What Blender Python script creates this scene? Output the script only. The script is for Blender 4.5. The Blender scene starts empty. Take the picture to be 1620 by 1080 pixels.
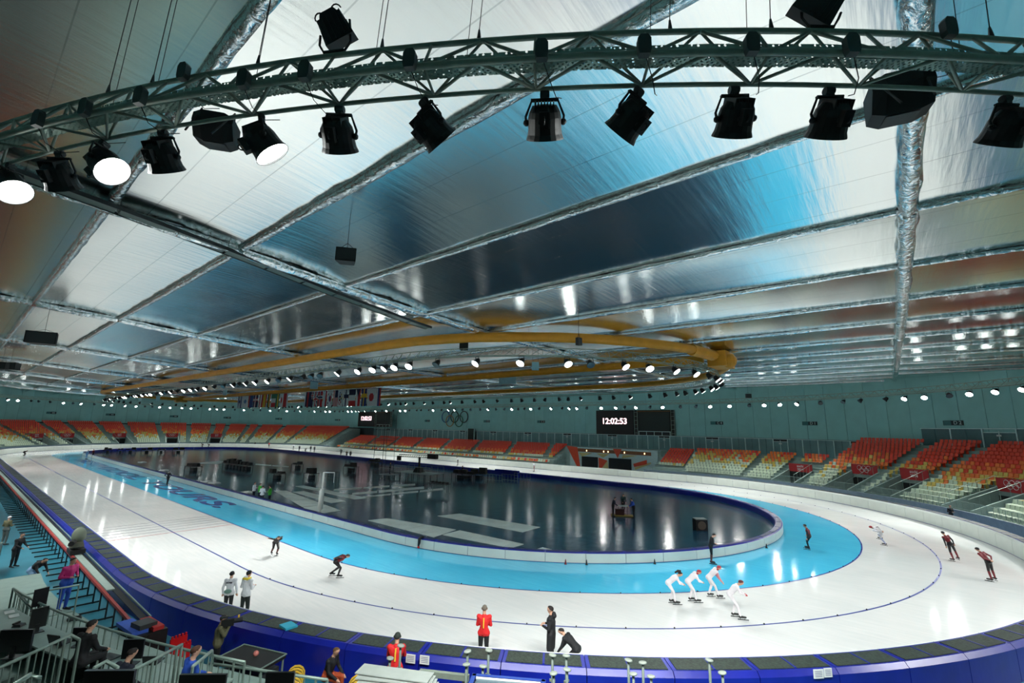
import bpy, bmesh, math, random
from mathutils import Vector, Matrix, noise
# ------------------------------------------------------------------ camera, light, exposure
R = random.Random(7)
scn = bpy.context.scene
COL = scn.collection
CAM = Vector((84.4442, -41.6182, 7.8425)); YAW, PIT, ROL, FPX = 2.259595, 0.188735, 0.020094, 720.0
FW = Vector((math.cos(PIT)*math.cos(YAW), math.cos(PIT)*math.sin(YAW), math.sin(PIT)))
_r0 = Vector((math.sin(YAW), -math.cos(YAW), 0)); _u0 = _r0.cross(FW)
RT = _r0*math.cos(ROL)+_u0*math.sin(ROL); UP = -_r0*math.sin(ROL)+_u0*math.cos(ROL)
cd = bpy.data.cameras.new('camera'); cam = bpy.data.objects.new('camera', cd); COL.objects.link(cam)
cd.sensor_width = 36.0; cd.lens = 16.0; cd.clip_start = 0.1; cd.clip_end = 600
cam.matrix_world = Matrix(((RT.x, UP.x, -FW.x, CAM.x), (RT.y, UP.y, -FW.y, CAM.y), (RT.z, UP.z, -FW.z, CAM.z), (0, 0, 0, 1)))
scn.camera = cam
scn.view_settings.view_transform = 'Standard'; scn.view_settings.look = 'None'
scn.view_settings.gamma = 1.0; scn.view_settings.use_curve_mapping = False
scn.view_settings.exposure = 0.0
w = bpy.data.worlds.new('world'); scn.world = w; w.use_nodes = True
w.node_tree.nodes['Background'].inputs[0].default_value = (0.004, 0.006, 0.007, 1)
w.node_tree.nodes['Background'].inputs[1].default_value = 0.3
try:
    scn.cycles.use_denoising = True
    scn.cycles.max_bounces = 6; scn.cycles.diffuse_bounces = 2; scn.cycles.glossy_bounces = 4; scn.cycles.transparent_max_bounces = 6; scn.cycles.adaptive_threshold = 0.02
    scn.cycles.sample_clamp_indirect = 6.0; scn.cycles.sample_clamp_direct = 0
    scn.cycles.caustics_reflective = True
except Exception:
    pass
SPOT_W = 3250.0            # watts of one large arena floodlight
LENS_E = 30.0              # glow of a lit lens

# ------------------------------------------------------------------ geometry of the hall
CX = 56.0                  # centres of the two end curves
ROOF = 16.0; WALL_D = 54.0
def ray(px, py):
    return FW + RT*((px-810.0)/FPX) - UP*((py-540.0)/FPX)
def pix(px, py, z=0.0):
    d = ray(px, py); t = (z-CAM.z)/d.z; return CAM+d*t
def sd(x, y):
    return math.hypot(x-max(-CX, min(CX, x)), y)
def pixd(px, py, d, lo=3.0, hi=260.0):
    v = ray(px, py).normalized(); t = lo; last = None
    while t < hi:
        P = CAM+v*t; s = sd(P.x, P.y)-d
        if last is not None and last*s <= 0: return P
        last = s; t += 0.02 if t < 40 else 0.05
    return CAM+v*lo
RY = [-54, -46.5, -39, -34.3, -29, -23.2, -17.4, -11.6, -5.7, 0.4, 6.8, 17.8, 30.7, 42, 54]
RZ = [16.5, 16.3, 16.0, 15.75, 15.33, 15.02, 14.87, 14.81, 14.80, 14.85, 14.95, 15.2, 15.5, 15.85, 16.25]
def zroof(y):
    if y <= RY[0]: return RZ[0]
    for i in range(len(RY)-1):
        if y <= RY[i+1]: return RZ[i]+(RZ[i+1]-RZ[i])*(y-RY[i])/(RY[i+1]-RY[i])
    return RZ[-1]
def roofhit(px, py, drop=0.0):
    v = ray(px, py).normalized(); t = 2.0
    while t < 250:
        P = CAM+v*t
        if P.z > zroof(P.y)-drop: return P
        t += 0.02
    return P
def pixy(px, py, y):
    v = ray(px, py); t = (y-CAM.y)/v.y; return CAM+v*t
def stad(u, d, cx=CX, ref=35.0):
    """u: metres along the reference line at d=ref, from the near end of the right-hand curve, anticlockwise. returns point, outward unit normal, tangent angle"""
    Lc = math.pi*ref; Ls = 2*cx; u = u % (2*Lc+2*Ls)
    if u < Lc:
        a = -math.pi/2+u/ref; return Vector((cx+d*math.cos(a), d*math.sin(a), 0)), Vector((math.cos(a), math.sin(a), 0)), a
    u -= Lc
    if u < Ls:
        return Vector((cx-u, d, 0)), Vector((0, 1, 0)), math.pi/2
    u -= Ls
    if u < Lc:
        a = math.pi/2+u/ref; return Vector((-cx+d*math.cos(a), d*math.sin(a), 0)), Vector((math.cos(a), math.sin(a), 0)), a
    u -= Lc
    return Vector((-cx+u, -d, 0)), Vector((0, -1, 0)), -math.pi/2
def slen(cx=CX, ref=35.0): return 2*math.pi*ref+4*cx
def upos(x, y, cx=CX, ref=35.0):
    if x > cx: return (math.atan2(y, x-cx)+math.pi/2)*ref
    Lc = math.pi*ref
    if x < -cx:
        a = math.atan2(y, x+cx); a = a if a > 0 else a+2*math.pi
        return Lc+2*cx+(a-math.pi/2)*ref
    return Lc+(cx-x) if y > 0 else 2*Lc+2*cx+(x+cx)

# ------------------------------------------------------------------ materials
def nt(name):
    m = bpy.data.materials.new(name); m.use_nodes = True; t = m.node_tree
    return m, t, t.nodes['Principled BSDF']
def srgb(r, g, b):
    f = lambda c: (c/255.0/12.92) if c <= 10 else ((c/255.0+0.055)/1.055)**2.4
    return (f(r), f(g), f(b), 1)
MATS = {}
def mat(name, col, rough=0.5, metal=0.0, spec=0.5, var=0.06, scale=3.0, bump=0.0, bscale=30.0, emit=None, alpha=None, stretch=None):
    if name in MATS: return MATS[name]
    m, t, b = nt(name); N = t.nodes; L = t.links
    tc = N.new('ShaderNodeTexCoord'); src = tc.outputs['Object']
    if stretch:
        mp = N.new('ShaderNodeMapping'); mp.inputs['Scale'].default_value = stretch; L.new(src, mp.inputs[0]); src = mp.outputs[0]
    no = N.new('ShaderNodeTexNoise'); no.inputs['Scale'].default_value = scale; no.inputs['Detail'].default_value = 4; L.new(src, no.inputs['Vector'])
    mx = N.new('ShaderNodeMixRGB'); mx.blend_type = 'MULTIPLY'; mx.inputs[0].default_value = 1.0
    mx.inputs[1].default_value = col
    cr = N.new('ShaderNodeValToRGB'); cr.color_ramp.elements[0].position = 0.3; cr.color_ramp.elements[1].position = 0.7
    lo = 1-var*2; cr.color_ramp.elements[0].color = (lo, lo, lo, 1); cr.color_ramp.elements[1].color = (1, 1, 1, 1)
    L.new(no.outputs['Fac'], cr.inputs[0]); L.new(cr.outputs[0], mx.inputs[2]); L.new(mx.outputs[0], b.inputs['Base Color'])
    b.inputs['Roughness'].default_value = rough; b.inputs['Metallic'].default_value = metal
    b.inputs['Specular IOR Level'].default_value = spec
    if bump:
        n2 = N.new('ShaderNodeTexNoise'); n2.inputs['Scale'].default_value = bscale; n2.inputs['Detail'].default_value = 3; L.new(src, n2.inputs['Vector'])
        bp = N.new('ShaderNodeBump'); bp.inputs['Strength'].default_value = bump; bp.inputs['Distance'].default_value = 0.02
        L.new(n2.outputs['Fac'], bp.inputs['Height']); L.new(bp.outputs[0], b.inputs['Normal'])
    if emit:
        b.inputs['Emission Color'].default_value = emit[0]; b.inputs['Emission Strength'].default_value = emit[1]
    if alpha is not None: b.inputs['Alpha'].default_value = alpha
    MATS[name] = m; return m

def make_ice(name, col, col2, rough):
    m, t, b = nt(name); N = t.nodes; L = t.links
    tc = N.new('ShaderNodeTexCoord')
    n1 = N.new('ShaderNodeTexNoise'); n1.inputs['Scale'].default_value = 0.35; n1.inputs['Detail'].default_value = 6; L.new(tc.outputs['Object'], n1.inputs['Vector'])
    mp = N.new('ShaderNodeMapping'); mp.inputs['Scale'].default_value = (0.25, 3.0, 1); L.new(tc.outputs['Object'], mp.inputs[0])
    n2 = N.new('ShaderNodeTexNoise'); n2.inputs['Scale'].default_value = 2.2; n2.inputs['Detail'].default_value = 8; L.new(mp.outputs[0], n2.inputs['Vector'])
    mm = N.new('ShaderNodeMath'); mm.operation = 'MULTIPLY'; L.new(n1.outputs['Fac'], mm.inputs[0]); L.new(n2.outputs['Fac'], mm.inputs[1])
    cr = N.new('ShaderNodeValToRGB'); cr.color_ramp.elements[0].position = 0.12; cr.color_ramp.elements[1].position = 0.42
    cr.color_ramp.elements[0].color = col2; cr.color_ramp.elements[1].color = col
    L.new(mm.outputs[0], cr.inputs[0]); L.new(cr.outputs[0], b.inputs['Base Color'])
    mr = N.new('ShaderNodeMapRange'); mr.inputs['To Min'].default_value = rough*0.7; mr.inputs['To Max'].default_value = rough*1.7
    L.new(n2.outputs['Fac'], mr.inputs['Value']); L.new(mr.outputs[0], b.inputs['Roughness'])
    b.inputs['Specular IOR Level'].default_value = 0.4
    n3 = N.new('ShaderNodeTexNoise'); n3.inputs['Scale'].default_value = 1.6; n3.inputs['Detail'].default_value = 2; L.new(tc.outputs['Object'], n3.inputs['Vector'])
    bp = N.new('ShaderNodeBump'); bp.inputs['Strength'].default_value = 0.07; bp.inputs['Distance'].default_value = 0.02
    L.new(n3.outputs['Fac'], bp.inputs['Height']); L.new(bp.outputs[0], b.inputs['Normal'])
    MATS[name] = m; return m
ICE = make_ice('white_ice', (0.84, 0.84, 0.82, 1), (0.72, 0.75, 0.74, 1), 0.075)
ICEB = make_ice('blue_ice', (0.085, 0.58, 0.84, 1), (0.055, 0.48, 0.76, 1), 0.075)

def make_infield():
    m, t, b = nt('infield_paint'); N = t.nodes; L = t.links
    tc = N.new('ShaderNodeTexCoord')
    n1 = N.new('ShaderNodeTexNoise'); n1.inputs['Scale'].default_value = 0.15; n1.inputs['Detail'].default_value = 5; L.new(tc.outputs['Object'], n1.inputs['Vector'])
    cr = N.new('ShaderNodeValToRGB'); cr.color_ramp.elements[0].position = 0.3; cr.color_ramp.elements[1].position = 0.75
    cr.color_ramp.elements[0].color = (0.009, 0.048, 0.094, 1); cr.color_ramp.elements[1].color = (0.018, 0.074, 0.128, 1)
    L.new(n1.outputs['Fac'], cr.inputs[0]); L.new(cr.outputs[0], b.inputs['Base Color'])
    b.inputs['Roughness'].default_value = 0.15; b.inputs['Specular IOR Level'].default_value = 0.22
    n3 = N.new('ShaderNodeTexNoise'); n3.inputs['Scale'].default_value = 1.1; n3.inputs['Detail'].default_value = 3; L.new(tc.outputs['Object'], n3.inputs['Vector'])
    bp = N.new('ShaderNodeBump'); bp.inputs['Strength'].default_value = 0.35; bp.inputs['Distance'].default_value = 0.03
    L.new(n3.outputs['Fac'], bp.inputs['Height']); L.new(bp.outputs[0], b.inputs['Normal'])
    MATS['infield_paint'] = m; return m
INFIELD = make_infield()

def make_foil(name, base, rough, crease, seams):
    m, t, b = nt(name); N = t.nodes; L = t.links
    geo = N.new('ShaderNodeNewGeometry'); pos = geo.outputs['Position']
    mp = N.new('ShaderNodeMapping'); mp.inputs['Scale'].default_value = (3.4, 0.28, 1); L.new(pos, mp.inputs[0])
    n1 = N.new('ShaderNodeTexNoise'); n1.inputs['Scale'].default_value = 1.3; n1.inputs['Detail'].default_value = 3; n1.inputs['Roughness'].default_value = 0.5
    L.new(mp.outputs[0], n1.inputs['Vector'])
    n2 = N.new('ShaderNodeTexNoise'); n2.inputs['Scale'].default_value = 0.3; n2.inputs['Detail'].default_value = 3; L.new(pos, n2.inputs['Vector'])
    mr = N.new('ShaderNodeMapRange'); mr.inputs['From Min'].default_value = 0.3; mr.inputs['From Max'].default_value = 0.7
    mr.inputs['To Min'].default_value = rough*0.9; mr.inputs['To Max'].default_value = rough*1.1
    L.new(n2.outputs['Fac'], mr.inputs['Value'])
    hgt = n1.outputs['Fac']
    col = N.new('ShaderNodeMixRGB'); col.blend_type = 'MIX'; col.inputs[1].default_value = base
    col.inputs[2].default_value = (base[0]*0.45, base[1]*0.48, base[2]*0.5, 1); col.inputs[0].default_value = 0
    if seams:   # taped joints of the foil strips
        sp = N.new('ShaderNodeSeparateXYZ'); L.new(pos, sp.inputs[0])
        dv = N.new('ShaderNodeMath'); dv.operation = 'MULTIPLY'; dv.inputs[1].default_value = 1/1.72; L.new(sp.outputs['Y'], dv.inputs[0])
        fr = N.new('ShaderNodeMath'); fr.operation = 'FRACT'; L.new(dv.outputs[0], fr.inputs[0])
        lt = N.new('ShaderNodeMath'); lt.operation = 'LESS_THAN'; lt.inputs[1].default_value = 0.018; L.new(fr.outputs[0], lt.inputs[0])
        n4 = N.new('ShaderNodeTexNoise'); n4.inputs['Scale'].default_value = 0.45; L.new(pos, n4.inputs['Vector'])
        ml = N.new('ShaderNodeMath'); ml.operation = 'MULTIPLY'; L.new(lt.outputs[0], ml.inputs[0]); L.new(n4.outputs['Fac'], ml.inputs[1])
        L.new(ml.outputs[0], col.inputs[0])
        ad = N.new('ShaderNodeMath'); ad.operation = 'MULTIPLY_ADD'; ad.inputs[1].default_value = 0.5; L.new(ml.outputs[0], ad.inputs[0]); L.new(hgt, ad.inputs[2]); hgt = ad.outputs[0]
    bp = N.new('ShaderNodeBump'); bp.inputs['Strength'].default_value = crease; bp.inputs['Distance'].default_value = 0.05
    L.new(hgt, bp.inputs['Height'])
    g = N.new('ShaderNodeBsdfAnisotropic'); g.distribution = 'BECKMANN'; g.inputs['Anisotropy'].default_value = 0.0
    L.new(col.outputs[0], g.inputs['Color']); L.new(mr.outputs[0], g.inputs['Roughness']); L.new(bp.outputs[0], g.inputs['Normal'])
    L.new(g.outputs[0], N['Material Output'].inputs['Surface']); N.remove(b)
    MATS[name] = m; return m
FOIL = make_foil('roof_foil', (0.90, 0.94, 0.93, 1), 0.23, 0.16, True)

def make_crinkle():
    m, t, b = nt('crinkled_foil'); N = t.nodes; L = t.links
    b.inputs['Metallic'].default_value = 1.0; b.inputs['Base Color'].default_value = (0.8, 0.86, 0.87, 1); b.inputs['Roughness'].default_value = 0.12
    tc = N.new('ShaderNodeTexCoord')
    n1 = N.new('ShaderNodeTexNoise'); n1.inputs['Scale'].default_value = 2.5; n1.inputs['Detail'].default_value = 5; n1.inputs['Distortion'].default_value = 1.2
    L.new(tc.outputs['Object'], n1.inputs['Vector'])
    bp = N.new('ShaderNodeBump'); bp.inputs['Strength'].default_value = 0.9; bp.inputs['Distance'].default_value = 0.12
    L.new(n1.outputs['Fac'], bp.inputs['Height']); L.new(bp.outputs[0], b.inputs['Normal'])
    MATS['crinkled_foil'] = m; return m
CRINKLE = make_crinkle()
M_wall = mat('wall_panel_paint', srgb(148, 204, 200), 0.55, var=0.05, scale=0.6)
M_glass = mat('partition_glass', srgb(118, 158, 160), 0.3, spec=0.6, var=0.12, scale=0.5)
M_mull = mat('pale_frame_paint', srgb(214, 240, 238), 0.45)
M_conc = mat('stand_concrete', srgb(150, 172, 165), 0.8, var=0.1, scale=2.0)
M_conc2 = mat('parapet_paint', srgb(120, 140, 150), 0.6, var=0.08)
M_floor = mat('teal_rubber_floor', srgb(44, 122, 142), 0.45, var=0.1, scale=0.7)
M_line = mat('lane_line_paint', srgb(60, 76, 160), 0.3)
M_red = mat('red_paint', srgb(200, 45, 40), 0.45)
M_black = mat('black_matt', srgb(16, 18, 19), 0.55)
M_dark = mat('dark_grey', srgb(48, 54, 56), 0.5)
M_white = mat('white_paint', srgb(225, 230, 226), 0.45)
M_truss = mat('truss_aluminium', srgb(152, 166, 152), 0.5, metal=0.25, var=0.1, scale=8)
M_tray = mat('perforated_tray_zinc', srgb(160, 190, 178), 0.45, metal=0.3, var=0.1, scale=20)
def perforate(m):
    t = m.node_tree; N = t.nodes; L = t.links; b = N['Principled BSDF']
    geo = N.new('ShaderNodeNewGeometry'); vo = N.new('ShaderNodeTexVoronoi'); vo.inputs['Scale'].default_value = 17; vo.inputs['Randomness'].default_value = 0.25
    L.new(geo.outputs['Position'], vo.inputs['Vector']); gt = N.new('ShaderNodeMath'); gt.operation = 'GREATER_THAN'; gt.inputs[1].default_value = 0.36
    L.new(vo.outputs['Distance'], gt.inputs[0]); L.new(gt.outputs[0], b.inputs['Alpha'])
perforate(M_tray)
M_yellow = mat('yellow_duct_fabric', srgb(214, 142, 22), 0.6, var=0.1, scale=1.5, bump=0.2, bscale=4)
M_blue = mat('blue_vinyl', srgb(18, 32, 146), 0.32, var=0.12, scale=1.5, bump=0.15, bscale=3)
M_padw = mat('white_vinyl', srgb(214, 222, 214), 0.42, var=0.05, scale=0.8)
M_padtop = mat('dark_mesh_cover', srgb(58, 72, 62), 0.5, var=0.4, scale=14, bump=0.5, bscale=20)
M_steel = mat('galvanised_rail', srgb(146, 168, 158), 0.4, metal=0.4, var=0.1, scale=6)

# ------------------------------------------------------------------ mesh helpers
class MB:
    def __init__(s): s.v = []; s.f = []; s.m = []
    def add(s, vs, fs, m=0):
        o = len(s.v); s.v += [tuple(v) for v in vs]; s.f += [tuple(i+o for i in f) for f in fs]; s.m += [m]*len(fs); return s
    def box(s, c, sz, M=None, m=0, taper=1.0):
        hx, hy, hz = sz[0]/2, sz[1]/2, sz[2]/2; vs = []
        for z, k in ((-hz, 1.0), (hz, taper)):
            for x, y in ((-hx, -hy), (hx, -hy), (hx, hy), (-hx, hy)):
                p = Vector((x*k, y*k, z)); p = (M @ p) if M is not None else p; vs.append(p+Vector(c))
        return s.add(vs, [(3, 2, 1, 0), (4, 5, 6, 7), (0, 1, 5, 4), (1, 2, 6, 5), (2, 3, 7, 6), (3, 0, 4, 7)], m)
    def cyl(s, a, b, r, n=8, r2=None, m=0, caps=True):
        a, b = Vector(a), Vector(b); d = (b-a)
        if d.length < 1e-6: return s
        d.normalize(); x = d.orthogonal().normalized(); y = d.cross(x); r2 = r if r2 is None else r2; vs = []
        for p, rr in ((a, r), (b, r2)):
            for i in range(n):
                t = 2*math.pi*i/n; vs.append(p+x*(rr*math.cos(t))+y*(rr*math.sin(t)))
        fs = [(i, (i+1) % n, n+(i+1) % n, n+i) for i in range(n)]
        if caps: fs += [tuple(range(n-1, -1, -1)), tuple(range(n, 2*n))]
        return s.add(vs, fs, m)
    def tube(s, pts, r, n=6, closed=False, m=0, caps=True):
        pts = [Vector(p) for p in pts]; N = len(pts); vs = []; px = None
        for i, p in enumerate(pts):
            a = pts[i-1] if (i > 0 or closed) else pts[i]; b = pts[(i+1) % N] if (i < N-1 or closed) else pts[i]
            d = (b-a).normalized()
            if px is None: px = d.orthogonal().normalized() if abs(d.z) > 0.9 else Vector((0, 0, 1)).cross(d).normalized()
            else:
                px = px-d*px.dot(d); px = px.normalized() if px.length > 1e-6 else d.orthogonal().normalized()
            y = d.cross(px); rr = r[i] if isinstance(r, (list, tuple)) else r
            for k in range(n):
                t = 2*math.pi*k/n; vs.append(p+px*(rr*math.cos(t))+y*(rr*math.sin(t)))
        fs = []
        for i in range(N if closed else N-1):
            j = (i+1) % N
            for k in range(n): fs.append((i*n+k, i*n+(k+1) % n, j*n+(k+1) % n, j*n+k))
        if caps and not closed: fs += [tuple(range(n-1, -1, -1)), tuple(range((N-1)*n, N*n))]
        return s.add(vs, fs, m)
    def lathe(s, prof, a, axis, n=16, m=0):
        a = Vector(a); d = Vector(axis).normalized(); x = d.orthogonal().normalized(); y = d.cross(x); vs = []
        for (h, r) in prof:
            for k in range(n):
                t = 2*math.pi*k/n; vs.append(a+d*h+x*(r*math.cos(t))+y*(r*math.sin(t)))
        fs = []
        for i in range(len(prof)-1):
            for k in range(n): fs.append((i*n+k, i*n+(k+1) % n, (i+1)*n+(k+1) % n, (i+1)*n+k))
        fs += [tuple(range(n-1, -1, -1)), tuple(range((len(prof)-1)*n, len(prof)*n))]
        return s.add(vs, fs, m)
    def sweep(s, secs, closed=False, m=0, caps=True, open_prof=False):
        n = len(secs[0]); vs = [v for q in secs for v in q]; fs = []; N = len(secs)
        for i in range(N if closed else N-1):
            j = (i+1) % N
            for k in range(n-1 if open_prof else n): fs.append((i*n+k, j*n+k, j*n+(k+1) % n, i*n+(k+1) % n))
        if caps and not closed and not open_prof: fs += [tuple(range(n)), tuple(range(N*n-1, (N-1)*n-1, -1))]
        return s.add(vs, fs, m)
    def sphere(s, c, r, n=10, k=7, sc=(1, 1, 1), m=0, M=None):
        vs = []; fs = []; c = Vector(c)
        for i in range(k+1):
            t = math.pi*i/k
            for j in range(n):
                a = 2*math.pi*j/n; p = Vector((r*sc[0]*math.sin(t)*math.cos(a), r*sc[1]*math.sin(t)*math.sin(a), r*sc[2]*math.cos(t)))
                vs.append(c+(M @ p if M is not None else p))
        for i in range(k):
            for j in range(n): fs.append((i*n+j, (i+1)*n+j, (i+1)*n+(j+1) % n, i*n+(j+1) % n))
        return s.add(vs, fs, m)
    def mesh(s, name, mats, smooth=False):
        me = bpy.data.meshes.new(name); me.from_pydata(s.v, [], s.f)
        for x in (mats if isinstance(mats, (list, tuple)) else [mats]): me.materials.append(x)
        if any(s.m): me.polygons.foreach_set('material_index', s.m)
        if smooth: me.polygons.foreach_set('use_smooth', [True]*len(me.polygons))
        me.validate(); me.update(); return me
    def build(s, name, mats, parent=None, smooth=False, loc=None):
        o = bpy.data.objects.new(name, s.mesh(name, mats, smooth)); COL.objects.link(o)
        if parent is not None: o.parent = parent
        if loc is not None: o.location = loc
        return o
def tag(o, label=None, cat=None, group=None, kind=None):
    if label: o['label'] = label
    if cat: o['category'] = cat
    if group: o['group'] = group
    if kind: o['kind'] = kind
    return o
def thing(name, label, cat, loc=(0, 0, 0), rz=0.0, group=None, rot=None):
    o = bpy.data.objects.new(name, None); COL.objects.link(o); o.location = loc
    o.empty_display_size = 0.2
    o.rotation_euler = rot if rot is not None else (0, 0, rz)
    return tag(o, label, cat, group)
def link(name, me, parent=None, loc=(0, 0, 0), rz=0.0):
    o = bpy.data.objects.new(name, me); COL.objects.link(o); o.location = loc; o.rotation_euler = (0, 0, rz)
    if parent is not None: o.parent = parent
    return o
def dup(root, loc, rz, label=None, group=None):
    r = root.copy(); COL.objects.link(r); r.location = loc; r.rotation_euler = (0, 0, rz)
    if label: r['label'] = label
    if group: r['group'] = group
    for ch in list(root.children):
        c = ch.copy(); COL.objects.link(c); c.parent = r
        for g in list(ch.children):
            d = g.copy(); COL.objects.link(d); d.parent = c
    return r
def text(name, body, size, mtl, parent, M, bold=0.0, shear=0.0, align='CENTER', ext=0.002):
    c = bpy.data.curves.new(name, 'FONT'); c.body = body; c.size = size; c.align_x = align; c.align_y = 'CENTER'; c.extrude = ext; c.offset = bold; c.shear = shear
    o = bpy.data.objects.new(name, c)
    dg = bpy.context.evaluated_depsgraph_get(); COL.objects.link(o); dg.update()
    me = bpy.data.meshes.new_from_object(o.evaluated_get(dg)); bpy.data.objects.remove(o)
    me.materials.clear(); me.materials.append(mtl)
    o = bpy.data.objects.new(name, me); COL.objects.link(o)
    if parent is not None: o.parent = parent
    o.matrix_local = M
    return o
def rotz(a): return Matrix.Rotation(a, 3, 'Z')
ORD = 'first second third fourth fifth sixth seventh eighth ninth tenth eleventh twelfth thirteenth fourteenth fifteenth sixteenth'.split()
# ================================================================== the setting
def ring(d0, d1, z, name, m, parent=None, cx0=CX, cx1=CX, step=2.0, smooth=False):
    mb = MB(); secs = []; N = int(slen()/step)
    for i in range(N):
        u = slen()*i/N
        a, n, t = stad(u*slen(cx0)/slen(), d0, cx0) if cx0 != CX else stad(u, d0)
        b, n, t = stad(u, d1, cx1)
        if cx0 != CX:
            a, n, t = stad(upos_on(u, cx0), d0, cx0)
        secs.append([(a.x, a.y, z), (b.x, b.y, z)])
    mb.sweep(secs, closed=True, open_prof=True)
    mb.f = [tuple(reversed(f)) for f in mb.f]
    return mb.build(name, m, parent)
def upos_on(u, cx):
    P, n, t = stad(u, 30.0); return upos(P.x, P.y, cx)
ICX = CX; IR = 21.0          # inner pad line
fl = MB(); N = 160
fl.add([(*stad(slen()*i/N, 54.6)[0].xy, -0.03) for i in range(N)], [tuple(range(N))])
floor = tag(fl.build('floor', M_floor), 'teal rubber floor around and under the rink', kind='structure')
ice = tag(ring(26.0, 34.75, 0.0, 'floor_ice', ICE), 'white racing lanes of the ice oval', kind='structure')
warm = tag(ring(IR-0.6, 26.0, 0.0, 'floor_blue_lane', ICEB, cx0=ICX), 'light blue inner warm-up lane of ice', kind='structure')
inf = MB(); inf.add([(*stad(slen(ICX)*i/N, IR-0.55, ICX)[0].xy, 0.0) for i in range(N)], [tuple(range(N))])
infield = tag(inf.build('floor_infield', INFIELD), 'dark blue glossy infield floor inside the oval', kind='structure')
for d in (26.0, 30.0):
    ring(d-0.045, d+0.045, 0.004, 'lane_line', M_line, ice, step=1.0)
# start and finish marks across the lanes
M_thin = mat('thin_mark_paint', srgb(120, 120, 135), 0.3)
M_rthin = mat('red_mark_paint', srgb(190, 80, 75), 0.3)
xf = pix(265, 843).x
for k in range(6):
    mb = MB(); mb.box((xf-1.0*k, -30.2, 0.003), (0.09, 8.3, 0.004)); mb.build('finish_mark', M_rthin if k == 0 else M_thin, ice)
# small black lane blocks on the curve lines
blk = MB(); blk.box((0, 0, 0.03), (0.055, 0.05, 0.045), taper=0.7); bm_ = blk.mesh('lane_marker', M_black)
for d in (26.0, 30.0):
    k = 0; a0 = -math.pi/2
    for j in range(int(math.pi*d/2.0)):
        a = a0+(j+0.5)*2.0/d
        o = link('lane_marker', bm_, None, (CX+d*math.cos(a), d*math.sin(a), 0.004), a)
        tag(o, 'small black rubber lane block on the %s blue line' % ('inner' if d < 28 else 'outer'), 'lane marker', 'lane blocks on the curve')
# motto painted in the ice
M_ltr = mat('ice_letter_paint', srgb(14, 62, 140), 0.25)
pa, pb = pix(112, 727), pix(384, 799)
tx = text('ice_lettering', 'HOT. COOL. YOURS.', 2.3, M_ltr, warm, Matrix.Identity(4), bold=0.07, shear=0.25, ext=0.001)
wdt = max(v.co.x for v in tx.data.vertices)-min(v.co.x for v in tx.data.vertices)
tx.matrix_local = Matrix.Translation(((pa.x+pb.x)/2, -23.5, 0.005)) @ Matrix.Diagonal((abs(pb.x-pa.x)/wdt, 1.25, 1, 1))

# ---- ceiling
YL = [-54, -46.5, -39, -34.3, -29, -23.2, -17.4, -11.6, -5.7, 0.4, 6.8, 13.0, 19.5, 26, 32.5, 39, 46, 54]
XL = [-110, -81, -57, -33, -9.4, 14.4, 38.4, 62, 85.5, 110]
def inwall(x, y, D):
    s = sd(x, y)
    if s > D:
        bx = max(-CX, min(CX, x)); return bx+(x-bx)*D/s, y*D/s
    return x, y
ce = MB(); ce.add([(*stad(slen()*i/N, 54.6)[0].xy, ROOF+1.4) for i in range(N)], [tuple(range(N-1, -1, -1))])
ceil = tag(ce.build('ceiling', M_dark), 'flat arena roof lined with silver foil', kind='structure')
for a, b in zip(XL[:-1], XL[1:]):
    for c, d in zip(YL[:-1], YL[1:]):
        if all(sd(x, y) > 56 for x in (a, (a+b)/2, b) for y in (c, (c+d)/2, d)): continue
        mb = MB(); nx, ny = 12, 10; vs = []; fs = []; ph = R.random()*9
        for i in range(nx+1):
            for j in range(ny+1):
                x = a+(b-a)*i/nx; y = c+(d-c)*j/ny; q = (j/ny)*2-1; e = (i/nx)*2-1
                z = zroof(y)+0.11*(1-q*q)*(1-0.5*e**4)+0.035*noise.noise((x*0.25+ph, y*0.25, ph))*(1-q*q)
                X, Y = inwall(x, y, 54.3); vs.append((X, Y, z))
        for i in range(nx):
            for j in range(ny):
                k = i*(ny+1)+j; fs.append((k, k+1, k+ny+2, k+ny+1))
        mb.add(vs, fs).build('foil_panel', FOIL, ceil, smooth=True)
def foil_tube(p, q, r, seed):
    rr = random.Random(seed); p, q = Vector(p), Vector(q); n = max(12, int((q-p).length/0.28)); mb = MB(); k = 9; secs = []
    d = (q-p).normalized(); side = Vector((-d.y, d.x, 0)); tw = rr.uniform(0, 6)
    for i in range(n+1):
        t = i/n; c = p.lerp(q, t); s = []; L = (q-p).length*t
        sag = -0.05*math.sin(math.pi*t)
        for j in range(k):
            a = 2*math.pi*j/k
            w_ = 1+0.30*noise.noise((L*0.9+seed, math.cos(a+L*0.35+tw)*1.4, math.sin(a+L*0.35+tw)*1.4))
            s.append(c+side*(r*w_*math.cos(a))+Vector((0, 0, r*0.85*w_*math.sin(a)+sag)))
        secs.append(s)
    mb.sweep(secs); return mb
for j, y in enumerate(YL[1:-1]):
    for i, (a, b) in enumerate(zip(XL[:-1], XL[1:])):
        if sd((a+b)/2, y) > 53: continue
        r = 0.18 if y < -30 else 0.12
        foil_tube((max(a, -104), y, zroof(y)-0.06), (min(b, 104), y, zroof(y)-0.06), r, i*31+j*7).build('foil_wrapped_purlin', CRINKLE, ceil, smooth=True)
for i, x in enumerate(XL[1:-1]):
    h = math.sqrt(max(0, 53.6**2-max(0, abs(x)-CX)**2)); ys = [-h]+[y for y in YL if -h+0.5 < y < h-0.5]+[h]
    mb = MB()
    for k in range(len(ys)-1):
        q = foil_tube((x+0.1, ys[k]-0.12, zroof(ys[k])-0.12), (x+0.1, ys[k+1]+0.12, zroof(ys[k+1])-0.12), 0.26, 900+i*20+k)
        q.build('foil_wrapped_girder', CRINKLE, ceil, smooth=True)

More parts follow.
